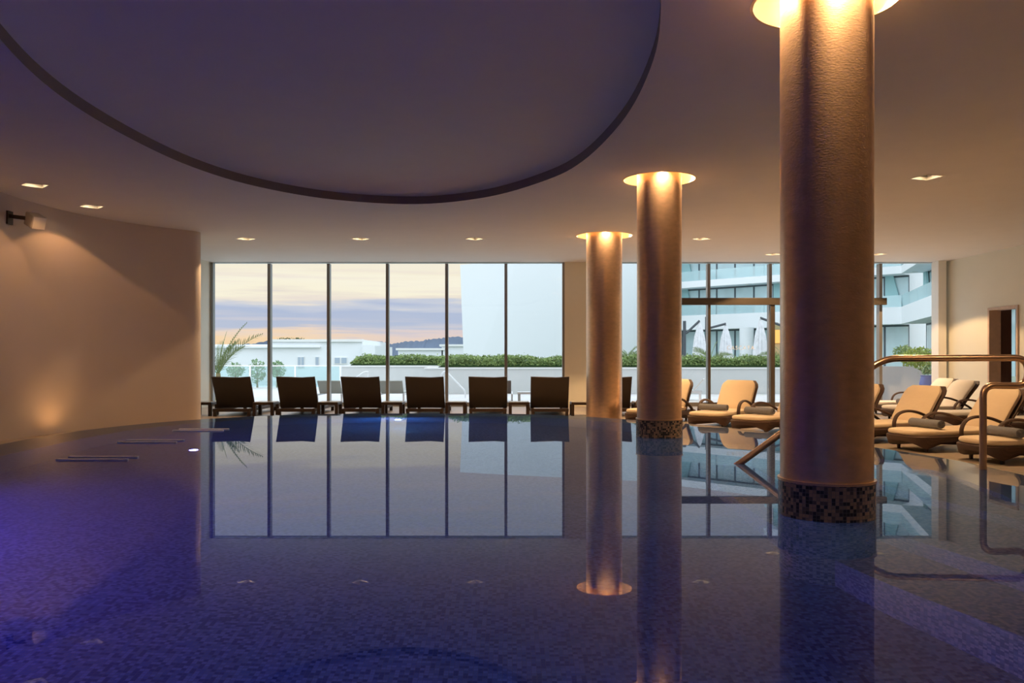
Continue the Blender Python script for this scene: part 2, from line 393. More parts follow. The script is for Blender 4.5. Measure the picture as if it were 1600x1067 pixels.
def make_world():
    w = bpy.data.worlds.new('dusk_sky'); sc.world = w; w.use_nodes = True
    nt = w.node_tree; nt.nodes.clear(); N = nt.nodes.new; L = nt.links.new
    out = N('ShaderNodeOutputWorld'); bg = N('ShaderNodeBackground'); L(bg.outputs[0], out.inputs[0])
    tc = N('ShaderNodeTexCoord'); nm = N('ShaderNodeVectorMath'); nm.operation = 'NORMALIZE'; L(tc.outputs['Generated'], nm.inputs[0])
    sp = N('ShaderNodeSeparateXYZ'); L(nm.outputs[0], sp.inputs[0])
    # streaky clouds: bend the elevation a little with noise stretched along the horizon
    mp = N('ShaderNodeMapping'); mp.inputs['Scale'].default_value = (5, 5, 75); L(nm.outputs[0], mp.inputs[0])
    n1 = N('ShaderNodeTexNoise'); n1.inputs['Scale'].default_value = 1.0; n1.inputs['Detail'].default_value = 5; n1.inputs['Roughness'].default_value = 0.55; L(mp.outputs[0], n1.inputs['Vector'])
    ws = N('ShaderNodeMath'); ws.operation = 'MULTIPLY_ADD'; ws.inputs[1].default_value = 0.055; ws.inputs[2].default_value = -0.0275; L(n1.outputs['Fac'], ws.inputs[0])
    ez = N('ShaderNodeMath'); ez.operation = 'ADD'; L(sp.outputs['Z'], ez.inputs[0]); L(ws.outputs[0], ez.inputs[1])
    mr = N('ShaderNodeMapRange'); mr.inputs['From Min'].default_value = 0; mr.inputs['From Max'].default_value = 0.4; L(ez.outputs[0], mr.inputs['Value'])
    cr = N('ShaderNodeValToRGB'); L(mr.outputs[0], cr.inputs[0]); e = cr.color_ramp.elements
    stops = [(0.0, (0.95, 0.66, 0.40)), (0.020, (0.98, 0.72, 0.44)), (0.027, (0.90, 0.72, 0.58)), (0.034, (0.52, 0.58, 0.72)), (0.056, (0.47, 0.55, 0.73)),
             (0.064, (0.62, 0.66, 0.76)), (0.070, (0.90, 0.82, 0.70)), (0.078, (1.0, 0.94, 0.75)), (0.092, (1.0, 0.95, 0.78)), (0.105, (0.97, 0.90, 0.72)), (0.118, (0.95, 0.89, 0.74)),
             (0.128, (0.74, 0.70, 0.68)), (0.17, (0.66, 0.68, 0.74)), (0.24, (0.60, 0.70, 0.84)), (0.4, (0.5, 0.62, 0.8))]
    e[0].position = 0; e[0].color = (*stops[0][1], 1); e[1].position = 1; e[1].color = (*stops[-1][1], 1)
    for p, c in stops[1:-1]:
        x = e.new(p / 0.4); x.color = (*c, 1)
    # the sky overhead and behind: bright blue-white
    cr2 = N('ShaderNodeValToRGB'); e2 = cr2.color_ramp.elements
    mr2 = N('ShaderNodeMapRange'); mr2.inputs['From Min'].default_value = -0.1; mr2.inputs['From Max'].default_value = 0.5
    L(sp.outputs['Y'], mr2.inputs['Value'])
    sub = N('ShaderNodeMath'); sub.operation = 'MULTIPLY_ADD'; sub.inputs[1].default_value = -2.4; L(sp.outputs['Z'], sub.inputs[0]); L(mr2.outputs[0], sub.inputs[2])
    cl = N('ShaderNodeClamp'); L(sub.outputs[0], cl.inputs[0])
    mx = N('ShaderNodeMix'); mx.data_type = 'RGBA'
    mx.inputs['A'].default_value = (SKY_B[0], SKY_B[1], SKY_B[2], 1)
    sm = N('ShaderNodeMath'); sm.operation = 'SMOOTH_MIN'
    mr3 = N('ShaderNodeMapRange'); mr3.inputs['From Min'].default_value = 0.0; mr3.inputs['From Max'].default_value = 0.25; L(cl.outputs[0], mr3.inputs['Value'])
    L(mr3.outputs[0], mx.inputs['Factor'])
    mp2 = N('ShaderNodeMapping'); mp2.inputs['Scale'].default_value = (6, 6, 150); L(nm.outputs[0], mp2.inputs[0])
    n2 = N('ShaderNodeTexNoise'); n2.inputs['Scale'].default_value = 1.0; n2.inputs['Detail'].default_value = 4; L(mp2.outputs[0], n2.inputs['Vector'])
    mr4 = N('ShaderNodeMapRange'); mr4.inputs['From Min'].default_value = 0.5; mr4.inputs['From Max'].default_value = 0.8; mr4.inputs['To Max'].default_value = 0.6; L(n2.outputs['Fac'], mr4.inputs['Value'])
    m5 = N('ShaderNodeMix'); m5.data_type = 'RGBA'; m5.inputs['B'].default_value = (0.85, 0.74, 0.70, 1); L(mr4.outputs[0], m5.inputs['Factor']); L(cr.outputs[0], m5.inputs['A'])
    # the glow along the horizon turns pink away from where the sun went down
    mr6 = N('ShaderNodeMapRange'); mr6.inputs['From Min'].default_value = -0.25; mr6.inputs['From Max'].default_value = -0.08; mr6.inputs['To Max'].default_value = 0.6; L(sp.outputs['X'], mr6.inputs['Value'])
    lo = N('ShaderNodeMath'); lo.operation = 'LESS_THAN'; lo.inputs[1].default_value = 0.034; L(sp.outputs['Z'], lo.inputs[0])
    m7 = N('ShaderNodeMath'); m7.operation = 'MULTIPLY'; L(mr6.outputs[0], m7.inputs[0]); L(lo.outputs[0], m7.inputs[1])
    m8 = N('ShaderNodeMix'); m8.data_type = 'RGBA'; m8.inputs['B'].default_value = (0.72, 0.63, 0.68, 1); L(m7.outputs[0], m8.inputs['Factor']); L(m5.outputs['Result'], m8.inputs['A'])
    L(m8.outputs['Result'], mx.inputs['B'])
    L(mx.outputs['Result'], bg.inputs['Color']); bg.inputs['Strength'].default_value = 1.0
SKY_B = (1.75, 2.0, 2.2)
make_world()

# ------------------------------------------------------------------ lights
def spot(name, loc, target, power, color, size=110, blend=0.3, r=0.03, parent=None):
    l = bpy.data.lights.new(name, 'SPOT'); l.energy = power; l.color = color; l.spot_size = math.radians(size); l.spot_blend = blend; l.shadow_soft_size = r
    o = bpy.data.objects.new(name, l); col.objects.link(o); o.location = loc
    o.rotation_euler = (Vector(target) - Vector(loc)).to_track_quat('-Z', 'Y').to_euler()
    if parent: o.parent = parent
    return o
def disc_light(name, loc, target, power, color, r=0.1, parent=None, spread=160):
    l = bpy.data.lights.new(name, 'AREA'); l.shape = 'DISK'; l.size = 2 * r; l.energy = power; l.color = color; l.spread = math.radians(spread)
    o = bpy.data.objects.new(name, l); col.objects.link(o); o.location = loc
    o.rotation_euler = (Vector(target) - Vector(loc)).to_track_quat('-Z', 'Y').to_euler()
    if parent: o.parent = parent
    return o
WARM = (1.0, 0.62, 0.30)
VIOLET = (0.22, 0.10, 1.0)
BLUE = (0.14, 0.45, 1.0)

# ------------------------------------------------------------------ pool
edge_pts = [(-5.2, 5.0), (-5.6, 7.4), (-5.76, 9.2), (-5.82, 10.7), (-5.57, 12.1), (-5.0, 13.2), (-4.16, 14.1), (-3.2, 14.55), (-1.7, 14.68), (0, 14.56),
            (1.08, 14.0), (1.8, 13.27), (2.8, 12.1), (3.5, 10.6), (3.98, 9.0), (4.2, 8.1), (4.26, 7.3), (4.22, 6.6), (4.0, 5.4), (3.6, 4.0), (2.9, 2.6),
            (1.8, 1.2), (0.5, 0.45), (-1.0, 0.3), (-2.5, 0.7), (-3.8, 1.8), (-4.7, 3.3)]
EDGE = spline([(x, y, 0) for x, y in edge_pts], True, 6)          # clockwise seen from above
INNER = offset(EDGE, 0.6)
if (INNER[20].x - (-1)) ** 2 + (INNER[20].y - 7.4) ** 2 > (EDGE[20].x + 1) ** 2 + (EDGE[20].y - 7.4) ** 2: INNER = offset(EDGE, -0.6); SGN = -1
else: SGN = 1
OUT = offset(EDGE, -0.05 * SGN)
w = MB(); w.flat(EDGE, [], 0.0); w.keep = True
wo = struct(w.build('water', M['water']))
c = MB(); c.strip(EDGE, -0.02, INNER, -0.035); c.strip(OUT, DK - 0.1, EDGE, -0.004); c.strip(EDGE, -0.004, EDGE, -0.02)
struct(c.build('trim_1', M['coping']))
b = MB(); b.flat(INNER, [], POOL_D); b.strip(INNER, -0.035, INNER, POOL_D)
struct(b.build('floor_2', M['mosaic_deep']))
# steps on the right of the basin
def steps(riser, zt, zb, name):
    r = spline([(x, y, 0) for x, y in riser], False, 6)
    outer = [p for p in INNER if p.x > 0.6 and p.y < 11.2]
    outer = sorted(outer, key=lambda p: p.y)
    poly = [(p.x, p.y) for p in r] + [(p.x, p.y) for p in reversed(outer) if riser[0][1] - 0.1 < p.y < riser[-1][1] + 0.1]
    m = MB(); m.flat(poly, [], zt); m.strip(r, zb, r, zt, closed=False)
    return struct(m.build(name, M['mosaic_floor']))
steps([(2.55, 2.75), (2.40, 3.3), (2.22, 3.85), (1.99, 4.53), (1.86, 5.2), (1.80, 6.0), (1.80, 7.0), (1.85, 8.0), (2.0, 9.2), (2.35, 10.4)], -0.90, POOL_D, 'floor_3')
steps([(2.85, 3.45), (2.78, 3.75), (2.63, 4.27), (2.48, 4.8), (2.36, 5.27), (2.30, 6.0), (2.30, 7.0), (2.35, 8.0), (2.5, 9.0), (2.7, 9.8)], -0.58, -0.90, 'floor_4')
steps([(3.25, 4.4), (3.22, 5.0), (3.17, 5.5), (3.02, 6.2), (2.95, 7.0), (2.98, 7.8), (3.08, 8.6), (3.15, 9.0)], -0.28, -0.58, 'floor_5')

# deck with the pool cut out
XL, XR, YB, YW = -8.2, 10.0, -3.0, 19.3
d = MB(); d.flat([(XL, YB), (XR, YB), (XR, YW), (XL, YW)], [OUT], DK)
struct(d.build('floor', M['deck']))

# ------------------------------------------------------------------ ceiling
def circ(cx, cy_, r, n=48, ry=None, rot=0):
    return [(cx + r * math.cos(2 * PI * k / n + rot), cy_ + (ry or r) * math.sin(2 * PI * k / n + rot)) for k in range(n)]
COLS = [(1.96, 5.19, 0.275, 0.44), (1.835, 10.37, 0.275, 0.44), (1.676, 15.13, 0.324, 0.50)]
DOWN = [(ax(54, 10.7), 10.7, 45, 0), (ax(143, 12.2), 12.2, 45, 0), (ax(384, 15.5), 15.5, 45, 1), (ax(563, 15.5), 15.5, 45, 1), (ax(742, 15.5), 15.5, 45, 1),
        (ax(1096, 15.5), 15.5, 45, 1), (ax(1448, 10.24), 10.24, 18, 1), (ax(1208, 17.8), 17.8, 30, 1), (ax(1371, 17.8), 17.8, 30, 1), (-6.12, 9.2, 45, 0), (5.1, 5.2, 18, 1), (5.1, 0.2, 18, 1)]  # last two are added out of view to brighten the near column and steps
DS = 0.125
def sq(cx, cy_, rot, h=DS):
    return [(cx + h * math.sqrt(2) * math.cos(math.radians(rot) + PI / 4 + k * PI / 2), cy_ + h * math.sqrt(2) * math.sin(math.radians(rot) + PI / 4 + k * PI / 2)) for k in range(4)]
dome_pts = [(-1.38, 12.02), (-0.35, 11.5), (0.43, 10.4), (0.80, 9.4), (1.03, 7.9), (1.07, 6.6), (0.98, 5.5), (0.70, 4.3), (0.1, 3.4), (-1.2, 2.9), (-2.5, 3.4), (-3.15, 4.6), (-3.6, 5.9), (-3.84, 7.1), (-3.87, 8.4), (-3.72, 9.7), (-3.3, 10.8), (-2.5, 11.68)]
DOME = [(p.x, p.y) for p in spline([(x, y, 0) for x, y in dome_pts], True, 6)]
cm = MB(); holes = [DOME] + [circ(x, y, R) for x, y, r, R in COLS] + [sq(x, y, a) for x, y, a, k in DOWN]
cm.flat([(XL, YB), (14.0, YB), (14.0, YW + 0.25), (XL, YW + 0.25)], holes, H, up=False)
rm = MB(); rm.strip(DOME, H, DOME, H + 0.11); rm.keep = True; struct(rm.build('trim_4', principled('recess_edge_shade', (0.22, 0.19, 0.19), 0.7)))  # rim wall coloured dark to stand in for shade inside the recess
cm.keep = True
struct(cm.build('ceiling', M['ceiling']))
# shallow saucer of the recess: rises gently from its edge, coloured dark as shade
sau = MB(); dc = (sum(p[0] for p in DOME) / len(DOME), sum(p[1] for p in DOME) / len(DOME)); rings = []
for f, dz in ((1.0, 0.11), (0.985, 0.122), (0.96, 0.142), (0.92, 0.17), (0.86, 0.20), (0.78, 0.225), (0.68, 0.24), (0.5, 0.25), (0.25, 0.255), (0.05, 0.255)):
    rings.append([(dc[0] + (p[0] - dc[0]) * f, dc[1] + (p[1] - dc[1]) * f, H + dz) for p in DOME])
sau.loft(rings, cap0=False); struct(sau.build('ceiling_recess', M['ceiling'], smooth=True))
r = MB(); r.box((XL - 0.3, YB - 0.3, H + 0.45), (14.3, YW + 0.3, H + 0.8)); struct(r.build('roof', M['hotel']))
r = MB(); r.box((XL - 0.3, YW + 0.08, H), (14.3, YW + 0.3, H + 0.46)); struct(r.build('trim_2', M['hotel']))

# ------------------------------------------------------------------ walls
path = spline([(-5.59, 14.53, 0), (-6.06, 14.03, 0), (-6.5, 13.3, 0), (-6.78, 12.4, 0), (-6.86, 11.2, 0), (-6.78, 9.5, 0), (-6.45, 7, 0), (-6.1, 4.5, 0), (-5.9, 2, 0), (-5.8, YB, 0)], False, 6)
outp = offset(path, 0.5, False)
if outp[30].x > path[30].x: outp = offset(path, -0.5, False)
ec = (path[0] + outp[0]) / 2; er = (path[0] - outp[0]) / 2; et = (path[0] - path[1]).normalized()
cap_ = [ec - er * math.cos(PI * k / 12) + et * er.length * math.sin(PI * k / 12) for k in range(1, 12)]
m = MB(); m.prism([(p.x, p.y) for p in path] + [(p.x, p.y) for p in reversed(outp)] + [(p.x, p.y) for p in cap_], DK, H)
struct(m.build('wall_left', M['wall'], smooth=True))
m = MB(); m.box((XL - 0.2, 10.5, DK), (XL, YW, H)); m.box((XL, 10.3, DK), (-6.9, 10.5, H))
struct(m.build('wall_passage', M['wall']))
m = MB(); m.box((XL, YW, DK), (-6.98, YW + 0.22, H)); m.box((-7.2, 14.3, DK), (-7.0, YW, H)); struct(m.build('wall_window_left', M['wall_r']))
m = MB(); m.box((ax(882, YW), YW - 0.05, DK), (ax(955, YW), YW + 0.25, H)); struct(m.build('wall_window_middle', M['pillar']))
DY0, DY1, DZ = 16.41, 17.45, 2.03
m = MB(); m.box((XR, YB, DK), (XR + 0.2, DY0, H)); m.box((XR, DY1, DK), (XR + 0.2, YW + 0.25, H)); m.box((XR, DY0, DZ), (XR + 0.2, DY1, H))
struct(m.build('wall_right', M['wall_r']))
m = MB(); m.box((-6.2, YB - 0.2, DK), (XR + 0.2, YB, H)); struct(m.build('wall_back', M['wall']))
# side room behind the doorway
m = MB(); m.box((XR + 0.2, YW - 0.15, DK), (11.5, YW + 0.1, H)); m.box((12.6, YW - 0.15, DK), (14.0, YW + 0.1, H)); m.box((14.0, 14.0, DK), (14.2, YW + 0.1, H)); m.box((XR + 0.2, 14.0, DK), (14.0, 14.2, H))
struct(m.build('wall_side_room', M['brown']))
m = MB(); m.box((XR, 14.0, DK - 0.1), (14.0, YW + 0.1, DK)); struct(m.build('floor_6', M['deck']))
w3 = struct(empty('window_3', (12.05, YW, DK)))
m = MB(); m.box((-0.55, -0.005, 0), (0.55, 0.005, H - DK)); m.build('pane', M['glass'], w3)
d1 = struct(empty('door_1', (XR, (DY0 + DY1) / 2, DK)))
hw = (DY1 - DY0) / 2; hz = DZ - DK
m = MB(); m.box((-0.03, -hw, 0), (0.22, -hw + 0.06, hz)); m.box((-0.03, hw - 0.06, 0), (0.22, hw, hz)); m.box((-0.03, -hw + 0.06, hz - 0.06), (0.22, hw - 0.06, hz))
m.build('door_frame', principled('pale_oak', (0.62, 0.47, 0.36), 0.5, noise=0.2, nscale=10), d1, bevel=0.004)

# ------------------------------------------------------------------ windows
def bay(name, x0, x1, muls, extra=None):
    root = struct(empty(name, (0, YW, DK))); hh = H - DK
    m = MB()
    m.box((x0, -0.02, 0), (x0 + 0.05, 0.12, hh)); m.box((x1 - 0.05, -0.02, 0), (x1, 0.12, hh))
    m.box((x0 + 0.05, -0.02, hh - 0.012), (x1 - 0.05, 0.12, hh)); m.box((x0 + 0.05, -0.02, 0), (x1 - 0.05, 0.12, 0.09))
    m.build('frame', M['frame'], root)
    xs = [x0] + muls + [x1]
    for x in muls:
        mm = MB(); mm.box((x - 0.034, -0.05, 0.09), (x + 0.034, 0.12, hh - 0.035)); mm.build('mullion', M['frame'], root, bevel=0.004)
    for a, c_ in zip(xs[:-1], xs[1:]):
        mm = MB(); mm.box((a + 0.03, 0.045, 0.09), (c_ - 0.03, 0.055, hh - 0.035)); mm.build('pane', M['glass'], root)
    return root
bay('window_1', -6.98, ax(882, YW), [ax(p, YW) for p in (421, 513.5, 605.5, 698, 790.5)])
bay('window_2', ax(955, YW), 9.93, [ax(p, YW) for p in (1012, 1107, 1203, 1375)])
# light jamb at the right end of the wide window
m = MB(); m.box((9.74, YW - 0.30, DK), (9.92, YW + 0.02, H)); struct(m.build('trim_3', M['frame_l']))
# sliding glass door: header track, stiles, leaf
d2 = struct(empty('door_2', (0, YW - 0.16, DK)))
hx0, hx1 = ax(1018, YW - 0.16), ax(1384, YW - 0.16)
m = MB(); m.box((hx0, -0.07, 2.34), (hx1, 0.07, 2.50)); m.build('header_track', M['frame_dark'], d2, bevel=0.006)
lx0, lx1 = ax(1108, YW - 0.16), ax(1207, YW - 0.16)
m = MB(); m.box((lx1 - 0.05, -0.03, 0.01), (lx1 + 0.05, 0.03, 2.34)); m.box((lx0 - 0.03, -0.03, 0.01), (lx0 + 0.03, 0.03, 2.34)); m.box((lx0 + 0.03, -0.03, 0.01), (lx1 - 0.05, 0.03, 0.1))
leaf = m.build('door_leaf', M['frame_dark'], d2, bevel=0.004)
m = MB(); m.box((lx0 + 0.03, -0.005, 0.1), (lx1 - 0.05, 0.005, 2.34)); m.build('pane', M['glass'], leaf)
def text_mesh(s, size, name, mat, parent, loc, rot):
    cu = bpy.data.curves.new(name, 'FONT'); cu.body = s; cu.size = size; cu.extrude = 0.002; cu.align_x = 'CENTER'; cu.space_character = 1.15
    o = bpy.data.objects.new(name, cu); col.objects.link(o)
    bpy.context.view_layer.update()
    me = bpy.data.meshes.new_from_object(o.evaluated_get(bpy.context.evaluated_depsgraph_get()))
    bpy.data.objects.remove(o)
    me.materials.clear(); me.materials.append(mat); me.name = name
    t = bpy.data.objects.new(name, me); col.objects.link(t); t.parent = parent; t.location = loc; t.rotation_euler = rot
    return t
lt = text_mesh('CASCATA', 0.13, 'lettering', M['lettering'], leaf, (ax(1154, YW), -0.012, 1.31), (PI / 2, 0, 0))
lt['label'] = 'frosted white lettering reading CASCATA'

# ------------------------------------------------------------------ columns and their light rings
col_names = ['thick bronze column nearest the camera, standing in the water', 'slender bronze column in the water behind the big near one', 'bronze column on the deck by the window pillar, without a mosaic foot']
for i, (x, y, rad, R) in enumerate(COLS):
    root = tag(empty('column', (x, y, DK if i == 2 else POOL_D)), col_names[i], 'column'); zb = root.location.z
    top = H + 0.22
    m = MB()
    if i < 2:
        m.lathe([(rad, 0.225 - zb), (rad, top - zb)], n=72); m.build('shaft', M['bronze'], root, smooth=True)
        m = MB(); m.lathe([(rad + 0.012, 0.0), (rad + 0.012, 0.215 - zb)], n=72); bo = m.build('mosaic_foot', M['mosaic_band'], root, smooth=True); bo['label'] = 'brown and black mosaic foot'
        m = MB(); m.lathe([(rad + 0.016, 0.213 - zb), (rad + 0.016, 0.228 - zb)], n=72); m.build('trim_ring', M['bronze_trim'], root, smooth=True)
    else:
        m.lathe([(rad, 0), (rad, top - zb)], n=72); m.build('shaft', M['bronze'], root, smooth=True)
    names = ['glowing ring recess around the top of the big near column', 'glowing ring recess around the top of the slender middle column', 'glowing ring recess around the top of the column by the windows']
    rr = tag(empty('ring_light', (x, y, H)), names[i], 'ceiling light')
    m = MB(); m.lathe([(R, 0.0), (R, 0.22), (rad + 0.004, 0.22)], n=72, close=False); m.build('recess_liner', M['liner'], rr, smooth=True)
    m = MB(); m.lathe([(R - 0.002, -0.004), (R + 0.018, -0.004), (R + 0.018, 0.0), (R - 0.002, 0.012), (R - 0.002, -0.004)], n=72, close=False); m.build('rim', M['liner'], rr, smooth=True)
    rm = (rad + R) / 2
    for k in range(4):
        a = PI / 4 * 0 + k * PI / 2 + math.radians(-90)
        p = (rm * math.cos(a), rm * math.sin(a), 0.16)
        m = MB(); m.lathe([(0.0, 0.17), (0.035, 0.17), (0.04, 0.12), (0.0, 0.115)], p[0], p[1], n=16, close=False); m.build('bulb', M['lamp_ring'], rr, smooth=True)
        spot('ring_spot', (p[0], p[1], 0.105), (p[0] * 0.93, p[1] * 0.93, -1), (270, 190, 180)[i], WARM, 125, 0.6, 0.03, rr)

# ------------------------------------------------------------------ square downlights
dl = ['square downlight by the curved wall, nearest to the wall speaker', 'square downlight by the curved wall, second from the wall speaker', 'square downlight leftmost in the row along the windows',
      'square downlight second from left in the row along the windows', 'square downlight third from left in the row along the windows', 'square downlight right of the ring lit columns in the window row',
      'square downlight alone in the ceiling right of the big column', 'square downlight close to the window, left of the big column', 'square downlight close to the window, right of the big column',
      'square downlight by the curved wall, left of the wall speaker', 'added unseen square downlight over the deck right of the pool, beside the big column', 'added unseen square downlight over the deck right of the pool, beside the camera']
DW = [25, 25, 150, 150, 150, 200, 280, 300, 340, 25, 70, 45]
for i, (x, y, a, k) in enumerate(DOWN):
    root = tag(empty('downlight', (x, y, H)), dl[i], 'ceiling light', 'square ceiling downlights')
    s_ = sq(0, 0, a); s2 = sq(0, 0, a, DS + 0.018); s3 = sq(0, 0, a, DS - 0.004)
    m = MB(); m.strip(s_, -0.004, s2, -0.004); m.strip(s2, -0.004, s2, 0); m.build('trim_frame', M['white_trim'], root)
    m = MB(); m.strip(s_, -0.004, s_, 0.09); m.flat(s_, [], 0.09, up=False); m.build('housing', M['white_trim'], root)
    m = MB(); m.lathe([(0.06, 0.09), (0.06, 0.048), (0.048, 0.048), (0.048, 0.06)], n=24, close=False); lh = m.build('lamp_holder', M['black'], root, smooth=True)
    m = MB(); m.lathe([(0.048, 0.056), (0.0, 0.056)], n=24, close=False); m.build('lens', M['lamp_warm'], lh)
    spot('downlight_spot', (0, 0, 0.03), (0, 0, -1), DW[i], WARM if k else (1.0, 0.5, 0.2), 118, 0.12, 0.03, root)

# ------------------------------------------------------------------ underwater lights
UW = [((-1.9, 13.92, -0.62), (-1.9, 8, -0.9), 140, BLUE, 'underwater light in the far pool wall, below the dark loungers'),
      ((-3.9, 10.2, POOL_D + 0.03), (-3.6, 9.0, 0.5), 14, (0.16, 0.16, 1.0), 'underwater light on the pool floor near the curved wall'),
      ((-4.55, 5.2, -0.6), (1.5, 5.5, -1.25), 140, VIOLET, 'underwater light in the left pool wall, second from the camera'),
      ((-4.2, 3.7, -0.6), (2.0, 5.0, -1.2), 150, VIOLET, 'underwater light in the left pool wall, nearest the camera'),
      ((-0.6, 1.0, -0.6), (1.6, 5.0, -1.2), 110, (0.15, 0.32, 1.0), 'added unseen underwater light in the near pool wall under the camera')]  # last lamp is added below the frame to turn the pool floor bluer
for p, t, e, c_, lab in UW:
    root = tag(empty('underwater_light', p), lab, 'pool light', 'underwater lights')
    q = (Vector(t) - Vector(p)).normalized().to_track_quat('Z', 'Y').to_matrix().to_4x4()
    m = MB(); m.lathe([(0.0, -0.02), (0.08, -0.02), (0.08, 0.02), (0.06, 0.02), (0.06, 0.01)], n=28, close=False); m.v = [q @ v for v in m.v]; m.build('housing', M['steel'], root, smooth=True)
    m = MB(); m.lathe([(0.05, 0.012), (0.0, 0.014)], n=28, close=False); m.v = [q @ v for v in m.v]; m.build('lens', M['lamp_blue'], root, smooth=True)
    n_ = (Vector(t) - Vector(p)).normalized()
    spot('underwater_lamp', n_ * 0.05, n_ * 2, e, c_, 180, 1.0, 0.05, root)

ul = tag(empty('floor_uplight', (-6.42, 12.2, DK)), 'recessed floor uplight washing the foot of the curved wall', 'floor light')
m = MB(); m.lathe([(0.06, 0.0), (0.08, 0.0), (0.08, 0.012), (0.06, 0.012)], n=20, close=False); m.build('rim', M['steel'], ul, smooth=True)
m = MB(); m.lathe([(0.06, 0.008), (0.0, 0.008)], n=20, close=False); m.build('lens', M['lantern'], ul)
spot('uplight_spot', (0, 0, 0.03), (-0.3, 0, 1.0), 9, (1.0, 0.5, 0.18), 150, 1.0, 0.03, ul)
wo.cycles.is_caustics_caster = True
for o in sc.objects:
    if o.type == 'MESH' and o.name.startswith(('floor', 'mosaic_foot', 'trim_1')): o.cycles.is_caustics_receiver = True
for o in sc.objects:
    if o.type == 'LIGHT' and o.name.startswith(('downlight', 'ring')): o.data.cycles.is_caustics_light = True
# ------------------------------------------------------------------ handrail
def fillet(pts, r, n=6):
    P = [Vector(p) for p in pts]; out = [P[0]]
    for i in range(1, len(P) - 1):
        a, b, c = P[i - 1], P[i], P[i + 1]
        u = (a - b); v = (c - b); rr = min(r, u.length * 0.49, v.length * 0.49); s_ = b + u.normalized() * rr; e = b + v.normalized() * rr
        for k in range(n + 1):
            t = k / n; out.append(s_ * (1 - t) ** 2 + b * 2 * t * (1 - t) + e * t * t)
    out.append(P[-1]); return out
RD = 7.35
hr = [Vector((1.93, 7.72, -0.9)), Vector((1.93, 7.72, -0.12)), at(1153, 726, 7.66), at(1381, 560, RD + 0.06), at(1597, 560, RD), at(1600, 580, RD), at(1590, 602, RD), at(1536, 602, RD - 0.02), at(1536, 640, RD - 0.04), Vector((ax(1536, 7.28), 7.28, DK + 0.1))]
hr[4] = at(1606, 559, RD); hr[5] = at(1606, 603, RD); del hr[6]
m = MB(); m.tube(fillet(hr, 0.13, 8), 0.030, 16)
tag(m.build('handrail', M['tube'], smooth=True), 'bronze coloured tubular handrail rising out of the water over the pool steps', 'handrail')
tag_post = None

# thin pale bars lying at the water surface in front of the curved wall
for (x, y), lab in (((-4.2, 11.25), 'farthest of three thin pale bar pairs at the water surface by the curved wall'), ((-4.2, 9.7), 'middle of three thin pale bar pairs at the water surface by the curved wall'), ((-4.0, 8.05), 'nearest of three thin pale bar pairs at the water surface by the curved wall')):
    sbar = tag(empty('surface_bar', (x, y, 0)), lab, 'pool bar', 'pale bars at the water surface')
    for dy in (-0.12, 0.10):
        m = MB(); m.box((-0.34, dy - 0.02, -0.004), (0.34, dy + 0.02, 0.014)); bar_ = m.build('bar', M['pale_bar'], sbar, bevel=0.003)
# ------------------------------------------------------------------ wicker loungers with cream cushions
def slab(outline, z0, z1, puff, mb):
    """a soft rounded slab over an outline (list of (x, y))"""
    cx = sum(p[0] for p in outline) / len(outline); cyy = sum(p[1] for p in outline) / len(outline)
    def ins(d):
        r_ = []
        for p in outline:
            v = Vector((p[0] - cx, p[1] - cyy)); L_ = v.length; v = v * max(0, (L_ - d) / L_) if L_ > 0 else v
            r_.append((cx + v.x, cyy + v.y))
        return r_
    t = z1 - z0; rings = []
    for d_, f in ((0.035, 0), (0.01, 0.12), (0.0, 0.35), (0.0, 0.65), (0.012, 0.9), (0.04, 1.0), (0.12, 1.0 + puff), (0.22, 1.0 + puff * 1.3)):
        rings.append([(p[0], p[1], z0 + t * f) for p in ins(d_)])
    return mb.loft(rings)
def seat_outline(w, y0, y1, n=10, front=0.20):
    o = []
    for k in range(n + 1):
        a = PI + PI * k / n
        ca, sa = math.cos(a), math.sin(a)
        o.append((w / 2 * math.copysign(abs(ca) ** 0.55, ca), y0 + front + front * math.copysign(abs(sa) ** 0.75, sa)))
    o += [(w / 2, y0 + front + (y1 - y0 - front) * t) for t in (0.07, 0.14, 0.25, 0.4, 0.55, 0.7, 0.8, 0.9, 1.0)]
    o += [(-w / 2, y0 + front + (y1 - y0 - front) * t) for t in (1.0, 0.9, 0.8, 0.7, 0.55, 0.4, 0.25, 0.14, 0.07)]
    return o
WL = 0.66
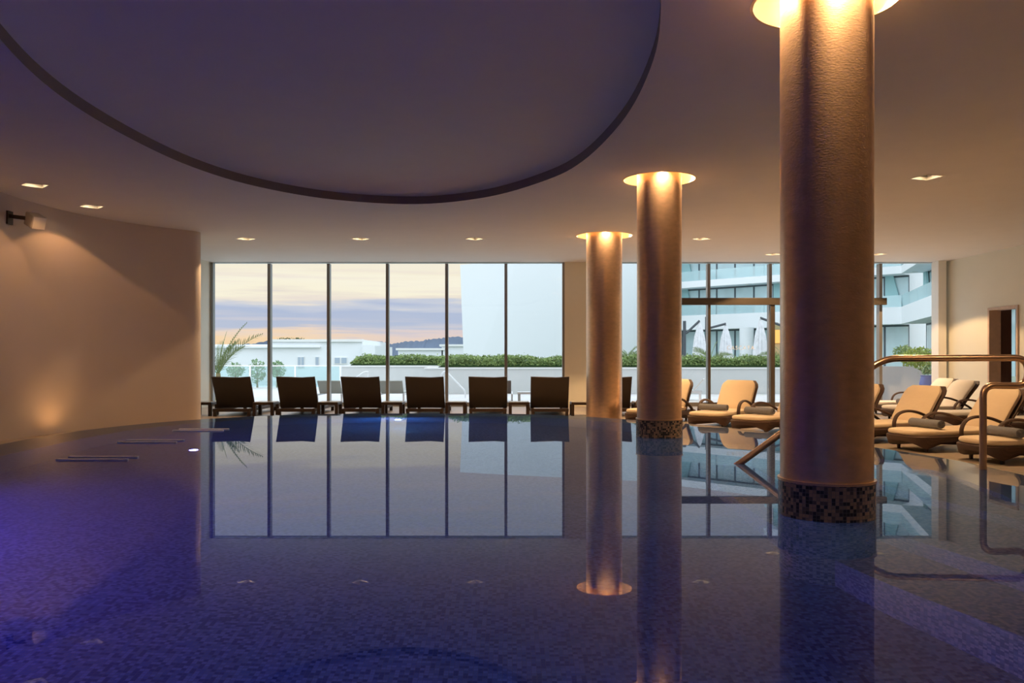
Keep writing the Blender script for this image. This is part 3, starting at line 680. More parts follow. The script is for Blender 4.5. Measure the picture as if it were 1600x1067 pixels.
def make_lounger(incline=60, cush='cushion'):
    root = empty('wicker_lounger')
    m = MB(); outl = seat_outline(WL, 0, 1.62, 14); rings = []
    def leg_dip(x, y):
        d_ = min(((abs(x) - WL / 2) ** 2 + (y - yy) ** 2) ** 0.5 for yy in (0.12, 1.45))
        return max(0, 1 - d_ / 0.26) ** 1.6
    rings.append([(x * 0.93, 0.04 + y * 0.95, 0.118 - 0.088 * leg_dip(x, y)) for x, y in outl])
    rings.append([(x * 0.965, 0.02 + y * 0.97, 0.122 - 0.084 * leg_dip(x, y)) for x, y in outl])
    rings.append([(x * 1.0, y, 0.16) for x, y in outl]); rings.append([(x * 1.0, y, 0.18) for x, y in outl]); rings.append([(x * 0.96, 0.02 + y * 0.975, 0.195) for x, y in outl])
    m.loft(rings); m.build('base', M['wicker'], root, smooth=True)
    for sx in (-1, 1):
        for yy in (0.2, 1.4):
            m = MB(); x_ = sx * (WL / 2 - 0.09)
            m.tube([(x_, yy, 0.0), (x_, yy, 0.14)], [0.02, 0.028], 8); m.build('leg', M['dark_wood'], root, smooth=True)
    m = MB(); slab(seat_outline(WL - 0.05, 0.01, 1.28, 14), 0.19, 0.255, 0.12, m); m.build('seat_cushion', M[cush], root, smooth=True)
    # back: local frame, u along the back, hinged at y=1.2
    th = math.radians(incline); U = Vector((0, math.cos(th), math.sin(th))); Nn = Vector((0, -math.sin(th), math.cos(th))); O = Vector((0, 1.22, 0.19))
    def back_pts(w, u0, u1, thick, off, bend, n=8, mb=None, round_=0.1):
        rings = []
        for i in range(n + 1):
            t = i / n; u = u0 + (u1 - u0) * t
            k = 1.0
            if u > u1 - round_: k = 1 - 0.22 * ((u - (u1 - round_)) / round_) ** 2
            hw_ = w / 2 * k; c_ = O + U * u + Nn * (off - bend * t * t)
            e_ = thick * (0.55 if i in (0, n) else 1.0)
            prof = [(-hw_, -e_ * 0.6), (-hw_ * 0.93, -e_), (0, -e_), (hw_ * 0.93, -e_), (hw_, -e_ * 0.6), (hw_, e_ * 0.5), (hw_ * 0.92, e_), (0, e_ * 1.15), (-hw_ * 0.92, e_), (-hw_, e_ * 0.5)]
            rings.append([c_ + Vector((a, 0, 0)) + Nn * b_ for a, b_ in prof])
        return mb.loft(rings)
    m = MB(); back_pts(WL - 0.02, 0.0, 0.66, 0.016, -0.012, 0.06, 10, m, 0.14); m.build('backrest', M['wicker'], root, smooth=True)
    m = MB(); back_pts(WL - 0.07, 0.03, 0.62, 0.034, 0.045, 0.045, 10, m, 0.13); m.build('back_cushion', M[cush], root, smooth=True)
    for sx in (-1, 1):
        x_ = sx * (WL / 2 + 0.012)
        pts = spline([(x_, 0.62, 0.12), (x_, 0.60, 0.26), (x_, 0.66, 0.37), (x_, 0.80, 0.415), (x_, 0.98, 0.40), (x_, 1.18, 0.335), (x_, 1.38, 0.235), (x_, 1.46, 0.16)], False, 5)
        m = MB(); m.tube(pts, 0.030, 10, 0.6); m.build('armrest', M['wicker'], root, smooth=True)
    return root
def make_towel():
    m = MB(); n = 28; rings = []
    R0 = 0.055
    ys = [-0.24, -0.232, -0.1, 0.0, 0.1, 0.232, 0.24]
    for i, y in enumerate(ys):
        s_ = 0.90 if i in (0, len(ys) - 1) else 1 + 0.03 * math.sin(i * 2.1)
        rings.append([(y, R0 * 1.15 * s_ * math.cos(2 * PI * k / n) , 0.05 + R0 * 0.92 * s_ * math.sin(2 * PI * k / n)) for k in range(n)])
    m.loft(rings)
    t = m.build('rolled_towel', M['towel'], smooth=True)
    for sx in (-1, 1):
        sp_ = MB(); pts = [(sx * 0.242, 0.011 * (k / 8) * math.cos(k * 0.8), 0.05 + 0.0095 * (k / 8) * math.sin(k * 0.8)) for k in range(1, 36)]
        sp_.tube(pts, 0.004, 5); sp_.build('spiral_edge', M['towel'], t, smooth=True)
    return t
# (foot centre X, Y, heading of the axis from depth toward right, towel?, label)
LOUNGE = [((2.12, 13.9), 35, 1, 'cream cushioned wicker lounger partly behind the slender middle column'),
          ((3.02, 13.15), 37, 1, 'cream cushioned wicker lounger second from the slender column, its backrest in full view'),
          ((3.42, 12.3), 54, 1, 'cream cushioned wicker lounger whose towel lies just left of the big column'),
          ((3.92, 11.7), 62, 1, 'cream cushioned wicker lounger with only its foot showing left of the big column'),
          ((4.32, 11.0), 69, 0, 'cream cushioned wicker lounger emerging from behind the right of the big column'),
          ((4.66, 10.05), 77, 1, 'cream cushioned wicker lounger at the pool edge, left of the handrail post'),
          ((4.92, 8.95), 82, 1, 'cream cushioned wicker lounger at the pool edge, behind the handrail post'),
          ((7.2, 16.6), 84, 0, 'white cushioned wicker lounger in the back row standing closest to the window'),
          ((6.78, 15.05), 82, 1, 'white cushioned wicker lounger in the back row, second from the window'),
          ((6.85, 13.5), 82, 0, 'white cushioned wicker lounger in the back row, third from the window'),
          ((6.75, 12.0), 82, 0, 'white cushioned wicker lounger in the back row, farthest from the window')]
tow_lab = ['rolled grey towel on the lounger beside the slender column', 'rolled grey towel on the lounger right of the slender column', 'rolled grey towel on the lounger just left of the big column',
           'rolled grey towel half hidden by the left edge of the big column', None, 'rolled grey towel on the lounger left of the handrail post', 'rolled grey towel crossed by the handrail post', None, 'rolled grey towel on the second back row lounger']
proto = make_lounger(); proto2 = make_lounger(56, 'cushion_white'); towel = make_towel()
for i, (p, th, tw_, lab) in enumerate(LOUNGE):
    o = proto if i == 0 else proto2 if i == 7 else copy_tree(proto2 if i > 7 else proto)
    o.location = (p[0], p[1], DK); o.rotation_euler = (0, 0, -math.radians(th)); tag(o, lab, 'lounger', 'wicker loungers right of the pool')
    if tw_:
        t = towel if i == 0 else copy_tree(towel)
        a = -math.radians(th); yy, xx = 0.40, (0.02, 0.0, -0.02, 0.02, 0, 0.0, 0.03, 0, 0)[i]
        t.location = (p[0] + xx * math.cos(a) - yy * math.sin(a), p[1] + xx * math.sin(a) + yy * math.cos(a), DK + 0.272)
        t.rotation_euler = (0, 0, a + (0.05, -0.04, 0.03, 0.02, 0, 0.05, -0.03, 0, 0.06)[i]); tag(t, tow_lab[i], 'towel', 'rolled towels on the loungers')

# small dark table by the right wall
st = tag(empty('side_table', (8.75, 14.15, DK)), 'dark low side table between the back row loungers by the right wall', 'side table')
m = MB(); m.box((-0.25, -0.25, 0.38), (0.25, 0.25, 0.42)); m.build('table_top', M['dark_wood'], st, bevel=0.006)
for sx in (-1, 1):
    for sy in (-1, 1):
        m = MB(); m.box((sx * 0.22 - 0.025, sy * 0.22 - 0.025, 0), (sx * 0.22 + 0.025, sy * 0.22 + 0.025, 0.38)); m.build('leg', M['dark_wood'], st)

# ------------------------------------------------------------------ dark loungers facing the windows
def make_dark():
    root = empty('woven_lounger'); wd = 0.735
    m = MB(); n = 12
    def row(z, y, wd_, sag):
        return [(wd_ * (k / n - 0.5), y + 0.02 * math.cos(PI * (k / n - 0.5)), z - sag * math.cos(PI * (k / n - 0.5))) for k in range(n + 1)]
    fr, bk = [], []
    for t in (0, 0.25, 0.5, 0.75, 1.0):
        z = 0.15 + t * 0.61; y = 0.06 - 0.32 * t ** 1.1; r_ = row(z, y, wd, 0.018 * t)
        fr.append(r_); bk.append([(a, b_ + 0.028, c_ + 0.006) for a, b_, c_ in r_])
    rings = [list(f) + list(reversed(b_)) for f, b_ in zip(fr, bk)]
    m.loft(rings); m.build('backrest', M['dark_wicker'], root, smooth=True)
    m = MB(); m.box((-0.36, -0.22, 0.09), (-0.30, 1.72, 0.15)); m.box((0.30, -0.22, 0.09), (0.36, 1.72, 0.15)); m.box((-0.30, -0.22, 0.09), (0.30, -0.15, 0.15)); m.box((-0.30, 1.66, 0.09), (0.30, 1.72, 0.15))
    m.build('frame', M['dark_wood'], root, bevel=0.005)
    m = MB(); m.box((-0.33, 0.1, 0.15), (0.33, 1.70, 0.175)); m.build('seat', M['dark_wicker'], root, bevel=0.008)
    for sx in (-1, 1):
        for yy in (-0.18, 1.62):
            m = MB(); m.box((sx * 0.325 - 0.03, yy - 0.03, 0), (sx * 0.325 + 0.03, yy + 0.03, 0.09)); m.build('leg', M['dark_wood'], root)
    return root
def make_table():
    root = empty('low_table')
    m = MB(); m.box((-0.20, -0.21, 0.215), (0.20, 0.21, 0.262)); m.build('frame', M['dark_wood'], root, bevel=0.006)
    m = MB(); m.box((-0.19, -0.195, 0.262), (0.19, 0.195, 0.272)); t = m.build('table_top', M['table_top'], root); t['label'] = 'grey glass table top'
    for sx in (-1, 1):
        for sy in (-1, 1):
            m = MB(); m.box((sx * 0.17 - 0.03, sy * 0.18 - 0.03, 0), (sx * 0.17 + 0.03, sy * 0.18 + 0.03, 0.215)); m.build('leg', M['dark_wood'], root)
    return root
order = ['leftmost dark woven lounger in the row along the windows, beside the palm', 'second dark woven lounger from the left, before the windows', 'third dark woven lounger from the left, before the windows',
         'fourth dark woven lounger from the left, before the windows', 'fifth dark woven lounger from the left, before the windows', 'sixth dark woven lounger from the left, beside the beige window pillar', 'dark woven lounger half hidden behind the column by the pillar']
dk = make_dark()
for i, px in enumerate((360, 461, 562, 663, 762, 859.5, 958)):
    o = dk if i == 0 else copy_tree(dk)
    o.location = (ax(px, 15.85), 16.12, DK); o.rotation_euler = (0, 0, (0.0, 0.01, 0.0, -0.01, 0.01, 0.0, -0.02)[i]); tag(o, order[i], 'lounger', 'dark loungers facing the windows')
tb = make_table()
tl = ['low dark table at the end of the curved wall, left of the first dark lounger', 'low dark table between the first and second dark loungers', 'low dark table between the second and third dark loungers', 'low dark table between the third and fourth dark loungers',
      'low dark table between the fourth and fifth dark loungers', 'low dark table between the fifth and sixth dark loungers', 'low dark table before the beige window pillar', 'low dark table behind the slender column, right of the last dark lounger']
for i, px in enumerate((317, 413.5, 513.5, 613.5, 712.5, 811, 908, 1006)):
    o = tb if i == 0 else copy_tree(tb)
    o.location = (ax(px, 16.1), 16.2, DK); tag(o, tl[i], 'side table', 'low tables between the dark loungers')

# ------------------------------------------------------------------ wall speaker
sp0 = at(55, 345, 11.35)
ws_ = tag(empty('wall_speaker', sp0), 'small grey speaker on a bracket high on the curved left wall', 'speaker')
rot = Matrix.Rotation(math.radians(-35), 4, 'Z') @ Matrix.Rotation(math.radians(22), 4, 'Y')
m = MB(); m.box((-0.12, -0.09, -0.09), (0.12, 0.09, 0.09), rot); m.build('cabinet', M['speaker'], ws_, bevel=0.015)
m = MB(); m.box((0.12, -0.08, -0.08), (0.128, 0.08, 0.08), rot); m.build('grille', M['white_trim'], ws_)
m = MB(); m.bar((-0.09, 0.0, 0.03), (-0.34, -0.02, 0.06), 0.05, 0.05); m.box((-0.36, -0.07, -0.05), (-0.33, 0.05, 0.13)); m.build('bracket', M['dark_wood'], ws_)

# ================================================================== outside
YT = YW + 0.12
m = MB(); m.box((-14, YT, DK - 0.3), (30, 34.0, DK - 0.005)); struct(m.build('terrace', M['terrace']))
m = MB(); m.add([(-600, 20, -3.2), (600, 20, -3.2), (600, 1200, -3.2), (-600, 1200, -3.2)], [(0, 1, 2, 3)]); struct(m.build('ground', M['ground']))

def leafy(mb, n, sampler, size, flat=0.6):
    for _ in range(n):
        p = Vector(sampler()); s_ = size * random.uniform(0.6, 1.3)
        a = Vector((random.gauss(0, 1), random.gauss(0, 1), random.gauss(0, 1))).normalized()
        b_ = a.cross(Vector((random.gauss(0, 1), random.gauss(0, 1), random.gauss(0, 1)))).normalized()
        mb.add([p - a * s_, p + b_ * s_ * 0.4, p + a * s_, p - b_ * s_ * 0.4], [(0, 1, 2, 3)])
# planter walls and hedges
def planter(name, x0, x1, y0, y1, ztop, label):
    root = tag(empty(name, ((x0 + x1) / 2, (y0 + y1) / 2, DK)), label, 'planter'); hx = (x1 - x0) / 2; hy = (y1 - y0) / 2; h_ = ztop - DK
    m = MB(); m.box((-hx, -hy, 0), (hx, hy, h_ - 0.05)); m.build('planter_body', M['planter'], root)
    m = MB(); m.box((-hx - 0.02, -hy - 0.03, h_ - 0.05), (hx + 0.02, hy + 0.02, h_)); m.build('cap', M['cap'], root)
    return root
def hedge(x0, x1, y0, y1, z0, zfun, label, n, mat='leaf'):
    root = tag(empty('hedge', ((x0 + x1) / 2, (y0 + y1) / 2, z0)), label, 'hedge'); hx = (x1 - x0) / 2; hy = (y1 - y0) / 2
    k = 40; m = MB(); rings = []
    for i in range(k + 1):
        x = -hx + 2 * hx * i / k; h_ = max(0.02, zfun(i / k) - z0 - 0.05)
        rings.append([(x, -hy + 0.05, 0.003), (x, -hy + 0.03, h_ * 0.7), (x, -hy * 0.5, h_), (x, hy * 0.5, h_), (x, hy - 0.03, h_ * 0.7), (x, hy - 0.05, 0.003)])
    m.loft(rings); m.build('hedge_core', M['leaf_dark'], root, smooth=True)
    m = MB()
    def smp():
        t = random.random(); h_ = max(0.03, zfun(t) - z0); u = random.random()
        if u < 0.5: return (-hx + 2 * hx * t, -hy + random.gauss(0, 0.03), 0.08 + random.random() * max(0, h_ - 0.08))
        return (-hx + 2 * hx * t, random.uniform(-hy, hy), max(0.08, h_ + random.gauss(0, 0.035)))
    leafy(m, n, smp, 0.05); m.build('foliage', M[mat], root)
    return root
z1 = at(0, 571, 28.2).z; z2 = at(0, 574, 26.2).z
planter('planter_wall', ax(534, 28.2), ax(880, 28.2), 28.2, 29.6, z1, 'far white planter wall left of the beige window pillar')
planter('planter_wall', ax(664, 26.2), ax(1310, 26.2), 26.2, 27.6, z2, 'long white planter wall running across the terrace behind the columns')
def zf1(t):
    return z1 + 0.30 * min(1, (t / 0.07)) ** 0.5 + 0.03 * math.sin(t * 23) - 0.02 * t
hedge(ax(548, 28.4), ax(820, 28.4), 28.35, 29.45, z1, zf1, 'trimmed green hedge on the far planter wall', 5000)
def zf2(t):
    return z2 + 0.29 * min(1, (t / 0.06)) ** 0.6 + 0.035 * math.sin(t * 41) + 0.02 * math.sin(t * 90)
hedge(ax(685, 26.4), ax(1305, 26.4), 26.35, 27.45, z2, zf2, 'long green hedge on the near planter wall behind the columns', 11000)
# curved planter at the right end
root = tag(empty('planter_wall', (9.6, 21.6, DK)), 'white planter wall sloping down at the right end of the windows', 'planter')
m = MB(); pr = [(-1.6, 0), (1.15, 0), (1.15, 0.50), (0.93, 0.80), (0.7, 0.90), (-1.6, 0.93)]
m.add([(x, -0.15, z) for x, z in pr] + [(x, 0.9, z) for x, z in pr], [(5, 4, 3, 2, 1, 0), (6, 7, 8, 9, 10, 11)] + [(i, (i + 1) % 6, 6 + (i + 1) % 6, 6 + i) for i in range(6)])
m.build('planter_body', M['planter'], root)
def bush(name, c, r, n, mat, label, size=0.05, cat='bush'):
    root = tag(empty(name, c), label, cat)
    m = MB(); m.tube([(0, 0, DK - c[2]), (0, 0, 0)], [0.04, 0.02], 6); m.build('stem', M['trunk'], root)
    m = MB()
    def smp():
        v = Vector((random.gauss(0, 1), random.gauss(0, 1), random.gauss(0, 1))).normalized() * (random.random() ** 0.35)
        return (v.x * r[0], v.y * r[1], v.z * r[2])
    leafy(m, n, smp, size); m.build('foliage', M[mat], root); return root
bush('bush', at(1438, 560, 22.1), (0.52, 0.35, 0.30), 1500, 'leaf_lime', 'lime green bush on the sloping white planter wall', 0.05)
bush('bush', at(1412, 551, 23.5), (0.30, 0.3, 0.22), 600, 'leaf', 'small dark green bush left of the lime green one', 0.045)
pt = tag(empty('flower_pot', (ax(1448, 20.3), 20.3, DK)), 'blue ceramic pot outside the window beside the back row loungers', 'pot')
m = MB(); m.lathe([(0.1, 0), (0.16, 0.25), (0.17, 0.5), (0.13, 0.66), (0.15, 0.70), (0.12, 0.70)], n=24); m.build('pot_body', M['pot'], pt, smooth=True)
m = MB(); leafy(m, 160, lambda: (random.gauss(0, 0.06), random.gauss(0, 0.06), 0.74 + abs(random.gauss(0, 0.10))), 0.05); m.build('plant', M['leaf_pale'], pt)

# palms
def frond(root, az, elev, length, droop, width, n=24):
    m = MB(); P = []; p = Vector((0, 0, 0)); e = elev
    dirh = Vector((math.cos(az), math.sin(az), 0)); st_ = length / n
    for i in range(n + 1):
        P.append(p.copy()); p = p + (dirh * math.cos(e) + Vector((0, 0, math.sin(e)))) * st_; e -= droop / n
    m.tube(P, [0.012 * (1 - 0.8 * i / n) + 0.002 for i in range(n + 1)], 5)
    side = Vector((-dirh.y, dirh.x, 0)); R_ = [math.radians(random.uniform(35, 75)) * (1 if math.cos(az) > 0 else -1)]
    for i in range(3, n + 1):
        t = i / n; l = width * math.sin(PI * min(1, 0.12 + 0.86 * t)) ** 0.7 + 0.03
        tan = (P[i] - P[i - 1]).normalized()
        nrm_ = side.cross(tan).normalized(); roll = R_[0]
        for s_ in (-1, 1):
            for kk in (0,):
                q0 = P[i] - tan * st_ * (0.5 if s_ > 0 else 0)
                lat = side * math.cos(roll) * s_ + nrm_ * math.sin(roll) * s_
                d_ = (tan * 0.85 + lat * 0.85 + nrm_ * random.uniform(-0.15, 0.25)).normalized()
                q1 = q0 + d_ * l * random.uniform(0.8, 1.1); w_ = tan * 0.010 + nrm_ * 0.004
                m.add([q0 - w_, q0 + w_, (q0 + q1) / 2 + w_ * 1.2, q1, (q0 + q1) / 2 - w_], [(0, 1, 2, 3, 4)])
    return m.build('frond', M['palm'], root)
def palm(base, trunk_h, spec, label, pot=False):
    root = tag(empty('palm_tree', base), label, 'palm')
    m = MB(); m.tube([(0, 0, -trunk_h), (0, 0, -trunk_h * 0.4), (0, 0, 0.05)], [0.10, 0.085, 0.06], 10); m.build('trunk', M['trunk'], root, smooth=True)
    for a in spec: frond(root, *a)
    return root
R = math.radians
pb = at(341, 586, 22.0)
palm(pb, pb.z - DK, [(R(0), R(64), 1.62, R(44), 0.26), (R(15), R(78), 1.58, R(32), 0.05), (R(-20), R(68), 1.15, R(30), 0.24), (R(170), R(72), 1.2, R(60), 0.24), (R(140), R(60), 1.25, R(60), 0.24), (R(80), R(80), 1.25, R(22), 0.12),
                     (R(200), R(55), 1.2, R(60), 0.25), (R(40), R(66), 1.05, R(40), 0.25), (R(-60), R(72), 1.1, R(40), 0.24), (R(250), R(70), 1.1, R(50), 0.24), (R(110), R(75), 1.0, R(40), 0.24), (R(-10), R(76), 1.0, R(35), 0.15)],
     'young date palm outside the leftmost window pane, before the white house')
def small_palm(px, py, dd, label, s_=0.75, n=9):
    c_ = at(px, py, dd)
    palm(c_, c_.z - DK, [(2 * PI * k / n + 0.3 * random.random(), R(random.uniform(28, 68)), s_ * random.uniform(0.8, 1.15), R(random.uniform(30, 60)), 0.15 * s_ / 0.75, 16) for k in range(n)], label)
small_palm(981, 560, 29.5, 'small palm above the hedge between the two slim columns', 0.62)
small_palm(1110, 563, 29.5, 'small palm above the hedge behind the first mullion right of the columns', 0.85)
small_palm(1222, 562, 29.5, 'palm above the hedge beside the big column, under the lantern', 0.95)
# shrubs by the glass balustrade on the left
for px, py, rr, lab in ((368, 578, (0.35, 0.3, 0.3), 'pale shrub right beside the date palm, behind the glass balustrade'), (402, 580, (0.34, 0.3, 0.5), 'taller pale shrub left of the second window mullion'), (433, 577, (0.32, 0.3, 0.32), 'pale shrub just right of the second window mullion')):
    bush('shrub', at(px, py, 31.8), rr, 420, 'leaf_pale', lab, 0.06, 'shrub')
# glass balustrade
gb = tag(empty('glass_balustrade', (ax(430, 30.6), 30.6, DK)), 'low glass balustrade at the terrace edge before the white house', 'balustrade')
gx0, gx1 = ax(250, 30.6) - gb.location.x, ax(532, 30.6) - gb.location.x
nb = 4
for k in range(nb):
    a_ = gx0 + (gx1 - gx0) * k / nb; b_ = gx0 + (gx1 - gx0) * (k + 1) / nb
    m = MB(); m.box((a_ + 0.03, -0.01, 0.05), (b_ - 0.03, 0.01, 0.82)); m.build('glass_panel', M['glass_green'], gb)
for k in range(nb + 1):
    a_ = gx0 + (gx1 - gx0) * k / nb
    m = MB(); m.box((a_ - 0.03, -0.03, 0), (a_ + 0.03, 0.03, 0.86)); m.build('post', M['steel'], gb)
m = MB(); m.box((gx0, -0.025, 0.82), (gx1, 0.025, 0.86)); m.build('top_rail', M['steel'], gb)
# white garden rails
def rail_thing(pts, label, r=0.022):
    m = MB(); m.tube(fillet(pts, 0.12, 6), r, 8)
    return tag(m.build('pool_ladder_rail', M['steel'], smooth=True), label, 'handrail')
D_ = 23.5
rail_thing([at(548, 596, D_), at(569, 581, D_), at(577, 581, D_), at(573, 596, D_), Vector((ax(573, D_), D_, DK))], 'white looped pool rail outside, behind the third dark lounger')
rail_thing([Vector((ax(689, D_), D_, DK)), at(689, 586, D_), at(694, 580, D_), at(699, 582, D_), at(727, 611, D_), Vector((ax(727, D_), D_, DK))], 'white sloping pool rail outside, left of the fifth dark lounger')
# outdoor loungers
def outdoor_lounger(px, D0, label, mat, rz=0.0, w_=0.56):
    root = tag(empty('outdoor_lounger', (ax(px, D0), D0, DK), rz), label, 'lounger')
    m = MB(); m.loft([[(-w_ / 2, 0.0, 0.26), (w_ / 2, 0.0, 0.26), (w_ / 2, 0.03, 0.27), (-w_ / 2, 0.03, 0.27)], [(-w_ / 2, -0.26, 0.56), (w_ / 2, -0.26, 0.56), (w_ / 2, -0.23, 0.57), (-w_ / 2, -0.23, 0.57)]]); m.build('backrest', M[mat], root)
    m = MB(); m.box((-w_ / 2, 0.02, 0.24), (w_ / 2, 1.4, 0.27)); m.build('seat', M[mat], root)
    m = MB(); m.box((-w_ / 2 - 0.04, -0.2, 0.2), (-w_ / 2, 1.45, 0.24)); m.box((w_ / 2, -0.2, 0.2), (w_ / 2 + 0.04, 1.45, 0.24)); m.build('frame', M['steel'], root)
    for sx in (-1, 1):
        for yy in (-0.15, 1.38):
            m = MB(); m.box((sx * (w_ / 2 + 0.02) - 0.02, yy - 0.02, 0), (sx * (w_ / 2 + 0.02) + 0.02, yy + 0.02, 0.2)); m.build('leg', M['steel'], root)
    return root
outdoor_lounger(517, 20.6, 'grey mesh outdoor lounger seen between the second and third dark loungers', 'mesh_grey')
outdoor_lounger(613, 20.6, 'grey mesh outdoor lounger seen between the third and fourth dark loungers', 'mesh_grey')
outdoor_lounger(781, 20.6, 'brown mesh outdoor lounger seen right of the fifth dark lounger', 'mesh_brown')
outdoor_lounger(868, 22.6, 'brown outdoor lounger peeking above the sixth dark lounger', 'mesh_brown')
outdoor_lounger(1085, 22.2, 'white outdoor lounger with raised back beyond the glass, behind the second wicker lounger', 'cap', R(75), 0.6)
ot = tag(empty('outdoor_table', (ax(834, 20.5), 20.5, DK)), 'white topped outdoor table seen between the fifth and sixth dark loungers', 'table')
m = MB(); m.box((-0.4, -0.25, 0.24), (0.4, 0.25, 0.29)); m.build('table_top', M['steel'], ot)
for sx in (-1, 1):
    for sy in (-1, 1):
        m = MB(); m.box((sx * 0.36 - 0.03, sy * 0.21 - 0.03, 0), (sx * 0.36 + 0.03, sy * 0.21 + 0.03, 0.24)); m.build('leg', M['soffit'], ot)

# closed parasols
def parasol(px, ptop, dd, arm_px, arm_py, pole_px, label):
    g0 = Vector((ax(px, dd), dd, DK)); root = tag(empty('parasol', g0), label, 'parasol')
    ht = at(px, ptop, dd).z - DK
    m = MB(); n = 20; rings = []
    for t, r_ in ((0.02, 0.10), (0.10, 0.24), (0.25, 0.26), (0.5, 0.21), (0.7, 0.17), (0.86, 0.10), (0.95, 0.05), (1.0, 0.02)):
        rings.append([(r_ * (1 + 0.22 * math.cos(8 * 2 * PI * k / n * 0 + k * PI)) * math.cos(2 * PI * k / n), r_ * (1 + 0.22 * math.cos(k * PI)) * math.sin(2 * PI * k / n), 0.45 + (ht - 0.45) * t) for k in range(n)])
    m.loft(rings); m.build('folded_canopy', M['parasol'], root, smooth=True)
    a = at(px, ptop, dd) - g0; b_ = at(arm_px, arm_py, dd) - g0
    m = MB(); m.tube([a + Vector((0, 0, -0.06)), a + Vector((0, 0, 0.02)), b_], 0.045, 8); m.build('arm', M['parasol_arm'], root, smooth=True)
    c_ = at(pole_px, arm_py, dd) - g0
    m = MB(); m.tube([b_, c_], 0.045, 8); m.build('brace', M['parasol_arm'], root)
    m = MB(); m.tube([(c_.x, 0, 0), (c_.x, 0, c_.z + 0.45)], 0.06, 8); m.build('pole', M['parasol_arm'], root)
    m = MB(); m.box((c_.x - 0.35, -0.35, 0), (c_.x + 0.35, 0.35, 0.08)); m.build('base_plate', M['parasol_arm'], root)
parasol(1093, 502, 31.5, 1073, 520, 1069.5, 'closed white parasol on a dark arm, beside the slender column')
parasol(1134, 506.5, 32.5, 1107, 513, 1104, 'closed white parasol behind the sliding door, middle of the three')
parasol(1188, 497.5, 30.5, 1222, 509, 1232, 'closed white parasol left of the big column, its arm reaching right')

# ------------------------------------------------------------------ hotel
hotel = tag(empty('hotel_building', (30, 90, DK)), 'curved white hotel with glass balconies and tall windows beyond the hedge', 'building')
HO = hotel.location
FL = [(4.33, 6.0), (9.25, 10.0), (13.3, 14.1), (17.5, 18.9)]
def facade(p0, p1, nfl, win_w, start_floor=0, flip=1):
    p0, p1 = Vector((*p0, 0)), Vector((*p1, 0)); L_ = (p1 - p0).length; u = (p1 - p0) / L_; nrm = Vector((u.y, -u.x, 0)) * flip    # outward
    Mx = Matrix((( u.x, -nrm.x, 0, p0.x - HO.x), (u.y, -nrm.y, 0, p0.y - HO.y), (0, 0, 1, -HO.z), (0, 0, 0, 1)))
    def put(mb, name, mat, parent=hotel):
        mb.v = [Mx @ v for v in mb.v]; return mb.build(name, M[mat], parent)
    bots = [DK] + [f[1] for f in FL]
    for i in range(start_floor, nfl):
        zb, (zs, zt) = bots[i], FL[i]
        m = MB(); m.box((0, 0, zs), (L_, 8, zt)); put(m, 'floor_slab', 'hotel')
        m = MB(); m.box((0, 2.3, zb), (L_, 8, zs)); put(m, 'wall', 'hotel')
        n = max(1, int(L_ / win_w)); ww = L_ / n
        for k in range(n):
            a_, c_ = k * ww, (k + 1) * ww
            m = MB(); m.box((a_, 2.18, zb), (a_ + 0.16, 2.3, zs)); m.box((c_ - 0.05, 2.18, zb), (c_, 2.3, zs)); m.box((a_ + 0.16, 2.18, zs - 0.18), (c_ - 0.05, 2.3, zs)); fr = put(m, 'window', 'dark_frame')
            m = MB(); m.box((a_ + 0.16, 2.2, zb), (c_ - 0.05, 2.28, zs - 0.18)); put(m, 'pane', 'pane_hotel', fr)
            if (k * 7 + i * 5) % 5 == 0 and i > 0:
                m = MB(); m.loft([[(a_ + 0.2, 1.9, zb), (a_ + ww * 0.75, 1.9, zb), (a_ + ww * 0.75, 2.1, zb), (a_ + 0.2, 2.1, zb)], [(a_ + 0.2, 1.9, zs), (a_ + ww * 0.4, 1.9, zs), (a_ + ww * 0.4, 2.1, zs), (a_ + 0.2, 2.1, zs)]]); put(m, 'curtain', 'curtain')
        if i < nfl - 1:
            zt2 = FL[i][1]; nb_ = max(1, int(L_ / 4)); bw = L_ / nb_
            for k in range(nb_):
                m = MB(); m.box((k * bw + 0.03, 0.1, zt2), ((k + 1) * bw - 0.03, 0.14, zt2 + 1.15)); put(m, 'balustrade', 'glass_hotel')
        for k in range(int(L_ / 8) + 1):
            m = MB(); m.box((k * 8 + 1.2, 0.7, zs - 0.06), (k * 8 + 1.7, 1.2, zs)); put(m, 'soffit_lamp', 'cap')
    return Mx
facade((19.0, 99.0), (27.5, 90.9), 3, 2.3)
facade((27.5, 90.9), (37.9, 81.0), 4, 2.3)
facade((37.9, 81.0), (29.0, 52.0), 4, 3.6)
# round white pillars at the ground floor
for px, dd in ((1168, 89), (1120, 92)):
    pass
m = MB(); m.lathe([(0.75, DK - HO.z), (0.75, FL[0][0] - HO.z)], ax(1169, 90) - HO.x, 90.6 - HO.y, n=24); m.build('pillar', M['hotel'], hotel, smooth=True)

# the big plain white building
wb = tag(empty('plain_building', (8, 90, DK)), 'tall windowless white building with a leaning left edge', 'building')
m = MB(); pts = [(-4.55, 81, -3.2, -5.05, 10.1), (0.5, 84.5, -3.2, 0.5, 10.9), (6.5, 89, -3.2, 6.5, 11.8), (13, 94.5, -3.2, 13, 12.9), (19.2, 99.5, -3.2, 19.2, 13.8)]
rings = []
for x, y, zb_, xt, zt in pts:
    rings.append([Vector((x, y, zb_)) - wb.location, Vector((xt, y, zt)) - wb.location, Vector((xt + 4, y + 16, zt)) - wb.location, Vector((x + 4, y + 16, zb_)) - wb.location])
m.loft(rings); m.build('facade', M['hotel'], wb, smooth=False)

